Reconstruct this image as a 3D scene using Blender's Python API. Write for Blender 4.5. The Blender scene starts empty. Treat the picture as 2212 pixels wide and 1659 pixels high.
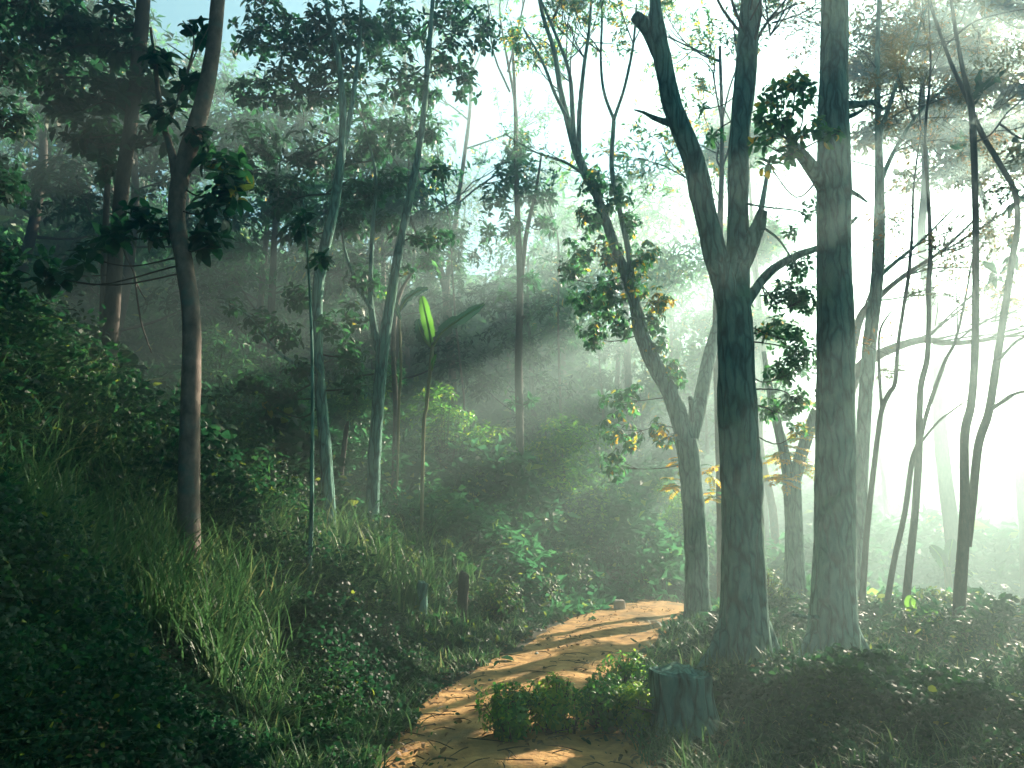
import bpy, math
import numpy as np

R = np.random.default_rng(7)
C = bpy.context.scene.collection
sc = bpy.context.scene
rad = math.radians

# ------------------------------------------------------------------ camera model
F, U0, V0 = 1670.0, 1106.0, 829.5
PITCH, CAMH = rad(10), 1.6
SUN_AZ, SUN_EL = rad(43), rad(24)
SUN = np.array([math.sin(SUN_AZ) * math.cos(SUN_EL), math.cos(SUN_AZ) * math.cos(SUN_EL), math.sin(SUN_EL)])


def ray(u, v):
    xc, yc = (u - U0) / F, -(v - V0) / F
    return np.array([xc, math.cos(PITCH) - yc * math.sin(PITCH), math.sin(PITCH) + yc * math.cos(PITCH)])


def P(u, v, Y):
    d = ray(u, v)
    return np.array([0, 0, CAMH]) + d * (Y / d[1])


def W(px, Y):
    """world size of px pixels at forward distance Y"""
    return px * Y / F


# ------------------------------------------------------------------ noise
def _hash(ix, iy, s):
    h = np.sin(ix * 127.1 + iy * 311.7 + s * 74.7) * 43758.5453
    return h - np.floor(h)


def vnoise(x, y, s=0):
    ix, iy = np.floor(x), np.floor(y)
    fx, fy = x - ix, y - iy
    fx, fy = fx * fx * (3 - 2 * fx), fy * fy * (3 - 2 * fy)
    a = _hash(ix, iy, s) * (1 - fx) + _hash(ix + 1, iy, s) * fx
    b = _hash(ix, iy + 1, s) * (1 - fx) + _hash(ix + 1, iy + 1, s) * fx
    return a * (1 - fy) + b * fy


def fbm(x, y, s=0, o=3):
    t, a, n = 0, 0.5, 0
    for k in range(o):
        t = t + a * vnoise(x * 2 ** k, y * 2 ** k, s + k)
        n += a
        a *= 0.5
    return t / n


def sstep(a, b, x):
    t = np.clip((x - a) / (b - a), 0, 1)
    return t * t * (3 - 2 * t)


# ------------------------------------------------------------------ terrain
ROAD = np.array([(-0.1, -40), (-0.05, -10), (0.0, 0), (0.02, 5.4), (0.12, 7.5), (0.75, 9.5), (1.5, 12.3), (2.7, 14.8),
                 (5, 17.5), (9, 20), (16, 22), (30, 23), (60, 24), (250, 30)], float)
HALF = 0.95


def road_dist(x, y):
    """signed distance to the road's centre line, left positive"""
    x, y = np.asarray(x, float), np.asarray(y, float)
    best = np.full(x.shape, 1e9)
    sgn = np.ones(x.shape)
    for a, b in zip(ROAD[:-1], ROAD[1:]):
        e = b - a
        t = np.clip(((x - a[0]) * e[0] + (y - a[1]) * e[1]) / (e @ e), 0, 1)
        dx, dy = x - a[0] - t * e[0], y - a[1] - t * e[1]
        d = np.hypot(dx, dy)
        m = d < best
        best = np.where(m, d, best)
        sgn = np.where(m, np.sign(e[0] * dy - e[1] * dx), sgn)
    return best * np.where(sgn == 0, 1, sgn)


def G(x, y):
    x, y = np.asarray(x, float), np.asarray(y, float)
    d = road_dist(x, y)
    r = np.hypot(x, y)
    fall = -0.20 * np.maximum(0, r - 13) * sstep(2.0, 8.0, x)
    fall = np.maximum(fall, -5.0)
    fall = fall + 0.16 * np.maximum(0, r - 55) * sstep(5, 30, x)
    fall = np.minimum(fall, 9)
    s = np.maximum(0, np.abs(d) - HALF)
    az = np.degrees(np.arctan2(x, np.maximum(y, 0.01)))
    hf = 1 - sstep(2, 34, az) * 0.85
    left = 0.95 * sstep(0, 2.3, s) + 1.75 * sstep(1.9, 4.4, s) * (0.35 + 0.65 * sstep(14, 7, y)) + 0.10 * s
    hill = 0.55 * np.maximum(0, s - 11) * sstep(9, 15, s)
    hill = 15.5 * (1 - np.exp(-hill / 15.5)) * 1.25
    left = left + hill * hf + sstep(6, 20, s) * 1.8 * (fbm(x * 0.12, y * 0.12, 5) - 0.5)
    right = 0.2 * sstep(0, 1.4, s) + 0.16 * sstep(1, 6, s) * (fbm(x * .4, y * .4, 9) - 0.2)
    z = np.where(d > 0, left, right)
    z = z + fall + sstep(0.0, 1.0, s) * 0.22 * (fbm(x * 0.8, y * 0.8, 2) - 0.5) + 0.03 * (fbm(x * 2.2, y * 2.2, 3) - .5)
    return np.where(z > 11, 11 + 5 * (1 - np.exp(-np.maximum(z - 11, 0) / 5)), z)


def ground_Y(u, v):
    """forward distance at which the ray through a pixel meets the ground"""
    d = ray(u, v)
    t = np.linspace(3, 150, 6000)
    zz = CAMH + d[2] * t / d[1]
    g = G(d[0] * t / d[1], t)
    k = np.argmax(zz < g)
    return t[k] if (zz < g).any() else 60.0


# ------------------------------------------------------------------ mesh builder
class MB:
    def __init__(s):
        s.v, s.q, s.t, s.tone, s.n = [], [], [], [], 0

    def add(s, v, q=None, t=None, tone=None):
        v = np.asarray(v, float).reshape(-1, 3)
        if q is not None and len(q):
            s.q.append(np.asarray(q, int).reshape(-1, 4) + s.n)
        if t is not None and len(t):
            s.t.append(np.asarray(t, int).reshape(-1, 3) + s.n)
        s.v.append(v)
        s.tone.append(np.zeros(len(v)) if tone is None else np.broadcast_to(np.asarray(tone, float), (len(v),)))
        s.n += len(v)

    def build(s, name, mat, parent=None, smooth=True, origin=None):
        me = bpy.data.meshes.new(name)
        v = np.concatenate(s.v) if s.v else np.zeros((0, 3))
        if origin is not None:
            v = v - np.asarray(origin)
        q = np.concatenate(s.q) if s.q else np.zeros((0, 4), int)
        t = np.concatenate(s.t) if s.t else np.zeros((0, 3), int)
        me.vertices.add(len(v))
        me.vertices.foreach_set('co', v.astype(np.float32).ravel())
        loops = np.concatenate([q.ravel(), t.ravel()]).astype(np.int32)
        me.loops.add(len(loops))
        me.loops.foreach_set('vertex_index', loops)
        me.polygons.add(len(q) + len(t))
        st = np.concatenate([np.arange(len(q)) * 4, len(q) * 4 + np.arange(len(t)) * 3]).astype(np.int32)
        me.polygons.foreach_set('loop_start', st)
        me.polygons.foreach_set('use_smooth', np.full(len(q) + len(t), smooth))
        me.update(calc_edges=True)
        me.validate()
        at = me.attributes.new('tone', 'FLOAT', 'POINT')
        at.data.foreach_set('value', np.concatenate(s.tone).astype(np.float32) if s.tone else np.zeros(0, np.float32))
        me.materials.append(mat)
        o = bpy.data.objects.new(name, me)
        C.objects.link(o)
        if parent is not None:
            o.parent = parent
        return o


def tag(o, label, cat, group=None, kind=None):
    if label:
        o['label'] = label
    if cat:
        o['category'] = cat
    if group:
        o['group'] = group
    if kind:
        o['kind'] = kind
    return o


def thing(name, label, cat, loc=(0, 0, 0), group=None):
    o = bpy.data.objects.new(name, None)
    o.empty_display_size = 0.2
    C.objects.link(o)
    o.location = [float(a) for a in loc]
    return tag(o, label, cat, group)


def unit(a):
    a = np.asarray(a, float)
    return a / (np.linalg.norm(a, axis=-1, keepdims=True) + 1e-9)


def catmull(p, k):
    p = np.asarray(p, float)
    if len(p) < 3 or k < 2:
        return p
    e = np.vstack([2 * p[0] - p[1], p, 2 * p[-1] - p[-2]])
    out = []
    tt = np.linspace(0, 1, k, endpoint=False)[:, None]
    for i in range(1, len(e) - 2):
        a, b, c, d = e[i - 1], e[i], e[i + 1], e[i + 2]
        out.append(0.5 * (2 * b + (c - a) * tt + (2 * a - 5 * b + 4 * c - d) * tt ** 2 + (3 * b - a - 3 * c + d) * tt ** 3))
    out.append(p[-1:])
    return np.vstack(out)


def tube(mb, pts, rads, sides=6, k=1, rough=0.0, tone=None, cap=True):
    a = np.column_stack([np.asarray(pts, float), np.asarray(rads, float)])
    a = catmull(a, k)
    p, r = a[:, :3], np.maximum(a[:, 3], 0.0008)
    n = len(p)
    tan = unit(np.gradient(p, axis=0))
    ref = np.array([0.31, 0.95, 0.05]) if abs(tan[0][1]) < 0.8 else np.array([1.0, 0.1, 0.1])
    A = np.zeros((n, 3))
    w = ref - tan[0] * (ref @ tan[0])
    for i in range(n):
        w = w - tan[i] * (w @ tan[i])
        w = w / (np.linalg.norm(w) + 1e-9)
        A[i] = w
    B = np.cross(tan, A)
    th = np.linspace(0, 2 * np.pi, sides, endpoint=False)
    rr = np.repeat(r[:, None], sides, 1)
    if rough:
        L = np.concatenate([[0], np.cumsum(np.linalg.norm(np.diff(p, axis=0), axis=1))])
        s0 = R.uniform(0, 90)
        nz = fbm(np.cos(th)[None] * 1.6 + s0, L[:, None] * 2.2 / (r.mean() * 6) + np.sin(th)[None] * 1.6, 4, 3) - .5
        nz2 = fbm(np.cos(th)[None] * 6 + s0, L[:, None] * 5 + np.sin(th)[None] * 6, 8, 2) - .5
        rr = rr * (1 + rough * (1.6 * nz + 0.8 * nz2))
    V = p[:, None] + A[:, None] * (np.cos(th)[None, :, None] * rr[..., None]) + B[:, None] * (np.sin(th)[None, :, None] * rr[..., None])
    i = np.arange(n - 1)[:, None] * sides
    j = np.arange(sides)[None]
    j2 = (j + 1) % sides
    q = np.stack([i + j, i + j2, i + sides + j2, i + sides + j], -1).reshape(-1, 4)
    V = V.reshape(-1, 3)
    t = []
    if cap:
        V = np.vstack([V, p[-1] + tan[-1] * min(r[-1] * 0.3, .02)])
        e = (n - 1) * sides
        t = [[e + a_, e + (a_ + 1) % sides, len(V) - 1] for a_ in range(sides)]
    mb.add(V, q, t, tone)
    return p


def leaves(mb, pos, d, nrm, L, wr, tone, fine=False, droop=0.25):
    """leaf blades: base pos, direction d, upper side nrm, length L, width ratio wr"""
    pos = np.asarray(pos, float)
    N = len(pos)
    if not N:
        return
    d = unit(d)
    s = unit(np.cross(d, nrm))
    n = np.cross(s, d)
    L = np.broadcast_to(np.asarray(L, float), (N,))
    tone = np.broadcast_to(np.asarray(tone, float), (N,))
    wr = np.broadcast_to(np.asarray(wr, float), (N,))
    if fine:
        al = [0, .28, .28, .6, .6, .86, .86, 1]
        wd = [0, -.40, .40, -.5, .5, -.27, .27, 0]
        qq = [[1, 2, 4, 3], [3, 4, 6, 5]]
        tt = [[0, 2, 1], [5, 6, 7]]
    else:
        al = [0, .5, .5, 1]
        wd = [0, -.5, .5, 0]
        qq = [[0, 2, 3, 1]]
        tt = []
    al, wd = np.array(al), np.array(wd)[None] * wr[:, None]
    V = pos[:, None] + d[:, None] * (al[None, :, None] * L[:, None, None]) + s[:, None] * (wd[:, :, None] * L[:, None, None]) \
        + n[:, None] * ((np.abs(wd) * 0.35 - droop * (al ** 2)[None])[:, :, None] * L[:, None, None])
    m = len(al)
    off = (np.arange(N) * m)[:, None, None]
    q = (np.array(qq)[None] + off).reshape(-1, 4)
    t = (np.array(tt)[None] + off).reshape(-1, 3) if tt else None
    mb.add(V.reshape(-1, 3), q, t, np.repeat(tone, m))


def rnd_dir(N, up=0.0):
    d = R.normal(size=(N, 3))
    d[:, 2] += up
    return unit(d)


def whorls(mb, tips, axes, per, L, wr=.42, tone=(0.2, 0.7), fine=True, yellow=0.0, hang=.15):
    """rosettes of leaves at twig tips"""
    tips, axes = np.asarray(tips), unit(axes)
    N = len(tips)
    if not N:
        return
    th = (np.arange(per)[None] * 2.399 + R.uniform(0, 6.28, (N, 1))) + R.normal(0, .25, (N, per))
    ref = np.where(np.abs(axes[:, 2:3]) < .9, np.array([[0, 0, 1.]]), np.array([[1., 0, 0]]))
    a = unit(np.cross(axes, ref))
    b = np.cross(axes, a)
    el = R.uniform(-.25, .75, (N, per))
    d = (a[:, None] * np.cos(th)[..., None] + b[:, None] * np.sin(th)[..., None]) * np.cos(el)[..., None] + axes[:, None] * np.sin(el)[..., None]
    d[..., 2] -= hang
    pos = tips[:, None] + d * .01 - axes[:, None] * R.uniform(0, .5, (N, per, 1)) * L * .8
    nrm = axes[:, None] + np.array([0, 0, .7]) + R.normal(0, .35, (N, per, 3))
    ln = L * R.uniform(.6, 1.2, (N, per))
    tn = R.uniform(tone[0], tone[1], (N, per)) + R.normal(0, .05, (N, 1))
    tn = np.clip(tn, 0, .78)
    tn = np.where(R.random((N, per)) < yellow, R.uniform(.85, 1, (N, per)), tn)
    leaves(mb, pos.reshape(-1, 3), d.reshape(-1, 3), nrm.reshape(-1, 3), ln.ravel(), wr, tn.ravel(), fine)


def fronds(mb, tips, axes, per, RL, pairs=6, LL=.09, tone=(.2, .7), yellow=0.0, fine=True, twig=None):
    """pinnate leaves: leaflets in pairs along a drooping midrib"""
    tips, axes = np.asarray(tips), unit(axes)
    for i in range(len(tips)):
        th0 = R.uniform(0, 6.28)
        for j in range(per):
            th = th0 + j * 2.399
            d = unit(axes[i] * .5 + np.array([math.cos(th), math.sin(th), R.uniform(-.2, .5)]))
            rl = RL * R.uniform(.7, 1.15)
            s = np.linspace(.12, 1, pairs)
            p = tips[i] + d * (s * rl)[:, None] + np.array([0, 0, -1.]) * (.42 * rl * s ** 2)[:, None]
            tan = unit(np.gradient(p, axis=0))
            side = unit(np.cross(tan, [0, 0, 1.]))
            up = np.cross(side, tan)
            yl = R.random() < yellow
            tn = np.full(2 * pairs + 1, R.uniform(.85, 1) if yl else R.uniform(*tone)) + R.normal(0, .03, 2 * pairs + 1)
            dd = np.vstack([unit(side * .85 + tan * .55), unit(-side * .85 + tan * .55), tan[-1:]])
            dd[:, 2] -= .18
            pp = np.vstack([p, p, p[-1:]])
            uu = np.vstack([up, up, up[-1:]]) + R.normal(0, .15, (2 * pairs + 1, 3))
            ln = LL * np.concatenate([.75 + .35 * np.sin(s * 2.6), .75 + .35 * np.sin(s * 2.6), [1.]]) * R.uniform(.85, 1.1)
            leaves(mb, pp, dd, uu, ln, .42, np.clip(tn, 0, 1), fine, droop=.12)


# ------------------------------------------------------------------ materials
def new_mat(name):
    m = bpy.data.materials.new(name)
    m.use_nodes = True
    nt = m.node_tree
    nt.nodes.clear()
    out = nt.nodes.new('ShaderNodeOutputMaterial')
    return m, nt, out


def ramp(nt, cols, fac):
    r = nt.nodes.new('ShaderNodeValToRGB')
    el = r.color_ramp.elements
    while len(el) < len(cols):
        el.new(0.5)
    for e, (p, c) in zip(el, cols):
        e.position = p
        e.color = (*c, 1)
    nt.links.new(fac, r.inputs['Fac'])
    return r.outputs['Color']


def leaf_mat(name, cols, trans=.45, rough=.5, spec=.22, lit=1.9):
    m, nt, out = new_mat(name)
    at = nt.nodes.new('ShaderNodeAttribute')
    at.attribute_name = 'tone'
    col = ramp(nt, cols, at.outputs['Fac'])
    b = nt.nodes.new('ShaderNodeBsdfPrincipled')
    nt.links.new(col, b.inputs['Base Color'])
    b.inputs['Roughness'].default_value = rough
    b.inputs['Specular IOR Level'].default_value = spec
    hs = nt.nodes.new('ShaderNodeHueSaturation')
    hs.inputs['Value'].default_value = lit
    hs.inputs['Saturation'].default_value = 1.05
    nt.links.new(col, hs.inputs['Color'])
    t = nt.nodes.new('ShaderNodeBsdfTranslucent')
    nt.links.new(hs.outputs['Color'], t.inputs['Color'])
    mx = nt.nodes.new('ShaderNodeMixShader')
    mx.inputs[0].default_value = trans
    nt.links.new(b.outputs[0], mx.inputs[1])
    nt.links.new(t.outputs[0], mx.inputs[2])
    nt.links.new(mx.outputs[0], out.inputs['Surface'])
    return m


def rough_mat(name, cols, scale=(1, 1, 1), nscale=6, bump=.4, rough=.9, detail=8, dist=.02, patch=None, spec=.2):
    m, nt, out = new_mat(name)
    tc = nt.nodes.new('ShaderNodeTexCoord')
    mp = nt.nodes.new('ShaderNodeMapping')
    mp.inputs['Scale'].default_value = scale
    nt.links.new(tc.outputs['Object'], mp.inputs['Vector'])
    n = nt.nodes.new('ShaderNodeTexNoise')
    n.inputs['Scale'].default_value = nscale
    n.inputs['Detail'].default_value = detail
    n.inputs['Roughness'].default_value = .65
    nt.links.new(mp.outputs[0], n.inputs['Vector'])
    col = ramp(nt, cols, n.outputs['Fac'])
    if patch:
        n2 = nt.nodes.new('ShaderNodeTexNoise')
        n2.inputs['Scale'].default_value = patch[0]
        n2.inputs['Detail'].default_value = 5
        nt.links.new(tc.outputs['Object'], n2.inputs['Vector'])
        f = ramp(nt, [(patch[1], (0, 0, 0)), (patch[2], (1, 1, 1))], n2.outputs['Fac'])
        mx = nt.nodes.new('ShaderNodeMix')
        mx.data_type = 'RGBA'
        nt.links.new(f, mx.inputs['Factor'])
        nt.links.new(col, mx.inputs['A'])
        mx.inputs['B'].default_value = (*patch[3], 1)
        col = mx.outputs['Result']
    b = nt.nodes.new('ShaderNodeBsdfPrincipled')
    nt.links.new(col, b.inputs['Base Color'])
    b.inputs['Roughness'].default_value = rough
    b.inputs['Specular IOR Level'].default_value = spec
    bp = nt.nodes.new('ShaderNodeBump')
    bp.inputs['Strength'].default_value = bump
    bp.inputs['Distance'].default_value = dist
    nt.links.new(n.outputs['Fac'], bp.inputs['Height'])
    nt.links.new(bp.outputs[0], b.inputs['Normal'])
    nt.links.new(b.outputs[0], out.inputs['Surface'])
    return m


def bark_mat(name, dark, mid, lite, lichen, fis=14, stretch=.14, bump=1.0, patch=(2.2, .52, .68)):
    """fissured bark: long plates between dark cracks, fine grain, lichen patches"""
    m, nt, out = new_mat(name)
    tc = nt.nodes.new('ShaderNodeTexCoord')
    wob = nt.nodes.new('ShaderNodeTexNoise')
    wob.inputs['Scale'].default_value = 3
    nt.links.new(tc.outputs['Object'], wob.inputs['Vector'])
    add = nt.nodes.new('ShaderNodeMix')
    add.data_type = 'VECTOR'
    add.inputs['Factor'].default_value = .12
    nt.links.new(tc.outputs['Object'], add.inputs['A'])
    nt.links.new(wob.outputs['Color'], add.inputs['B'])
    mp = nt.nodes.new('ShaderNodeMapping')
    mp.inputs['Scale'].default_value = (1, 1, stretch)
    nt.links.new(add.outputs['Result'], mp.inputs['Vector'])
    vo = nt.nodes.new('ShaderNodeTexVoronoi')
    vo.feature = 'DISTANCE_TO_EDGE'
    vo.inputs['Scale'].default_value = fis
    nt.links.new(mp.outputs[0], vo.inputs['Vector'])
    crack = ramp(nt, [(0, (0, 0, 0)), (.22, (1, 1, 1))], vo.outputs['Distance'])
    n1 = nt.nodes.new('ShaderNodeTexNoise')
    n1.inputs['Scale'].default_value = fis * 2.2
    n1.inputs['Detail'].default_value = 8
    n1.inputs['Roughness'].default_value = .7
    nt.links.new(mp.outputs[0], n1.inputs['Vector'])
    h = nt.nodes.new('ShaderNodeMath')
    h.operation = 'MULTIPLY'
    nt.links.new(n1.outputs['Fac'], h.inputs[0])
    cm = nt.nodes.new('ShaderNodeMath')
    cm.operation = 'MULTIPLY_ADD'
    nt.links.new(crack, cm.inputs[0])
    cm.inputs[1].default_value = .55
    cm.inputs[2].default_value = .5
    nt.links.new(cm.outputs[0], h.inputs[1])
    col = ramp(nt, [(.2, dark), (.42, mid), (.66, lite)], h.outputs[0])
    n2 = nt.nodes.new('ShaderNodeTexNoise')
    n2.inputs['Scale'].default_value = patch[0]
    n2.inputs['Detail'].default_value = 7
    n2.inputs['Roughness'].default_value = .65
    nt.links.new(tc.outputs['Object'], n2.inputs['Vector'])
    f = ramp(nt, [(patch[1], (0, 0, 0)), (patch[2], (.75, .75, .75))], n2.outputs['Fac'])
    mx = nt.nodes.new('ShaderNodeMix')
    mx.data_type = 'RGBA'
    nt.links.new(f, mx.inputs['Factor'])
    nt.links.new(col, mx.inputs['A'])
    mx.inputs['B'].default_value = (*lichen, 1)
    b = nt.nodes.new('ShaderNodeBsdfPrincipled')
    nt.links.new(mx.outputs['Result'], b.inputs['Base Color'])
    b.inputs['Roughness'].default_value = .92
    b.inputs['Specular IOR Level'].default_value = .15
    bp = nt.nodes.new('ShaderNodeBump')
    bp.inputs['Strength'].default_value = bump
    bp.inputs['Distance'].default_value = .03
    nt.links.new(h.outputs[0], bp.inputs['Height'])
    nt.links.new(bp.outputs[0], b.inputs['Normal'])
    nt.links.new(b.outputs[0], out.inputs['Surface'])
    return m


M = {}
M['bark_teal'] = bark_mat('teal_bark', (.014, .034, .03), (.12, .24, .19), (.23, .37, .29), (.16, .29, .17))  # haze and grading tint put into the bark's teal-green
M['bark_pale'] = rough_mat('pale_bark', [(.3, (.07, .055, .045)), (.6, (.19, .15, .12)), (.8, (.3, .25, .2))], (4, 4, 2.5), 4, .5, .8, 8, .015,
                           patch=(6, .55, .68, (.1, .13, .11)))
M['bark_dark'] = rough_mat('dark_bark', [(.3, (.02, .02, .017)), (.6, (.07, .06, .05)), (.8, (.14, .12, .1))], (6, 6, 2), 4, .6, .9, 8, .015)
M['twig'] = rough_mat('twig_bark', [(.3, (.025, .022, .018)), (.7, (.08, .07, .055))], (5, 5, 5), 5, .2)
M['leaf_dark'] = leaf_mat('dark_leaf', [(0, (.012, .035, .018)), (.5, (.022, .07, .03)), (.78, (.04, .11, .035)), (.88, (.12, .15, .03)), (1, (.22, .19, .03))])
M['leaf_green'] = leaf_mat('green_leaf', [(0, (.015, .05, .025)), (.5, (.03, .095, .035)), (.78, (.06, .15, .04)), (.86, (.2, .2, .02)), (1, (.4, .24, .02))], .55, .45, .25, 2.6)
M['leaf_ochre'] = leaf_mat('ochre_leaf', [(0, (.04, .06, .02)), (.5, (.11, .09, .02)), (.8, (.22, .13, .025)), (1, (.36, .16, .03))])
M['leaf_weed'] = leaf_mat('weed_leaf', [(0, (.006, .022, .012)), (.5, (.016, .052, .022)), (.8, (.045, .11, .024)), (1, (.17, .2, .03))])  # colour darkened to deepen the shade on the near banks
M['leaf_bright'] = leaf_mat('bright_leaf', [(0, (.03, .1, .03)), (.5, (.07, .19, .04)), (.78, (.14, .29, .04)), (1, (.3, .37, .05))], .5, .45, .25, 2.0)  # sunlit look of the shaded road-edge bushes put into the colour
M['leaf_slope'] = leaf_mat('slope_leaf', [(0, (.02, .06, .03)), (.5, (.045, .13, .055)), (.8, (.09, .2, .06)), (1, (.22, .28, .06))], .5, .5, .22, 2.0)  # lighter than the weed leaf so the misty slope looks lit
M['grass'] = leaf_mat('grass_blade', [(0, (.03, .075, .03)), (.5, (.07, .14, .05)), (1, (.26, .26, .12))], .35)
M['banana'] = leaf_mat('banana_leaf', [(0, (.006, .018, .012)), (.5, (.05, .15, .03)), (1, (.19, .3, .03))], .55, .35)  # darkest tone puts a silhouette's shade into the leaf colour
M['banana_stem'] = rough_mat('banana_stem', [(.3, (.12, .12, .06)), (.7, (.3, .27, .14))], (8, 8, 1), 4, .3)
M['litter'] = leaf_mat('dry_leaf', [(0, (.05, .035, .02)), (.5, (.14, .09, .045)), (1, (.32, .2, .1))], .2, .7)
M['soil'] = rough_mat('forest_soil', [(.3, (.02, .022, .014)), (.55, (.05, .05, .03)), (.75, (.09, .075, .045))], (1, 1, 1), 3, .6, 1, 10, .04)
M['road'] = rough_mat('earth_road', [(.3, (.15, .09, .04)), (.52, (.42, .25, .09)), (.72, (.6, .38, .15))], (1, 1, 1), 5, .8, 1, 12, .05,
                      patch=(1.1, .54, .7, (.13, .1, .05)))
M['stone'] = rough_mat('pale_stone', [(.3, (.4, .34, .3)), (.7, (.7, .62, .56))], (1, 1, 1), 9, .4)

# ------------------------------------------------------------------ ground and road
def grid_mesh(xs, ys):
    X, Y = np.meshgrid(xs, ys)
    Z = G(X, Y)
    n, m = len(xs), len(ys)
    V = np.stack([X, Y, Z], -1).reshape(-1, 3)
    i = np.arange(m - 1)[:, None] * n
    j = np.arange(n - 1)[None]
    q = np.stack([i + j, i + j + 1, i + n + j + 1, i + n + j], -1).reshape(-1, 4)
    return V, q


def axis(lo, mid0, mid1, hi, fine, grow=1.09):
    a = list(np.arange(mid0, mid1 + 1e-6, fine))
    st = fine
    while a[-1] < hi:
        st = min(st * grow, 8)
        a.append(a[-1] + st)
    st = fine
    b = []
    x = mid0
    while x > lo:
        st = min(st * grow, 8)
        x -= st
        b.append(x)
    return np.array(b[::-1] + a)


g = MB()
V, q = grid_mesh(axis(-150, -9, 9, 150, .16), axis(-60, 2, 24, 170, .16))
g.add(V, q)
tag(g.build('ground', M['soil']), 'dark forest soil under the plants', None, kind='structure')

rb = MB()
ctr = catmull(ROAD[1:-2], 40)
seg = np.concatenate([[0], np.cumsum(np.linalg.norm(np.diff(ctr, axis=0), axis=1))])
ss = np.arange(0, seg[-1], .12)
cx, cy = np.interp(ss, seg, ctr[:, 0]), np.interp(ss, seg, ctr[:, 1])
tn = unit(np.column_stack([np.gradient(cx), np.gradient(cy)]))
nl = np.column_stack([-tn[:, 1], tn[:, 0]])
lat = np.linspace(-1, 1, 23)
wL = HALF * (.98 + .3 * (fbm(ss * .9, ss * 0 + 3, 1) - .5) + .2 * (fbm(ss * 3.1, ss * 0 + 8, 2) - .5))
wR = HALF * (.98 + .3 * (fbm(ss * .9, ss * 0 + 33, 1) - .5) + .2 * (fbm(ss * 3.1, ss * 0 + 38, 2) - .5))
off = np.where(lat[None] > 0, wL[:, None], wR[:, None]) * lat[None]
X, Y = cx[:, None] + nl[:, :1] * off, cy[:, None] + nl[:, 1:] * off
Z = G(X, Y) + .012 + .03 * (1 - lat[None] ** 2) + .014 * (fbm(X * 5, Y * 5, 6) - .5) * (1 - lat[None] ** 4) - .03 * np.exp(-((np.abs(lat[None]) - .55) / .18) ** 2)
Z = np.where(np.abs(lat[None]) > .99, G(X, Y) - .02, np.maximum(Z, G(X, Y) + .006))
n, m = len(lat), len(ss)
i = np.arange(m - 1)[:, None] * n
j = np.arange(n - 1)[None]
rb.add(np.stack([X, Y, Z], -1).reshape(-1, 3), np.stack([i + j + 1, i + j, i + n + j, i + n + j + 1], -1).reshape(-1, 4))
tag(rb.build('dirt_road', M['road']), 'narrow earth road curving right behind the big trees', None, kind='structure')


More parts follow.
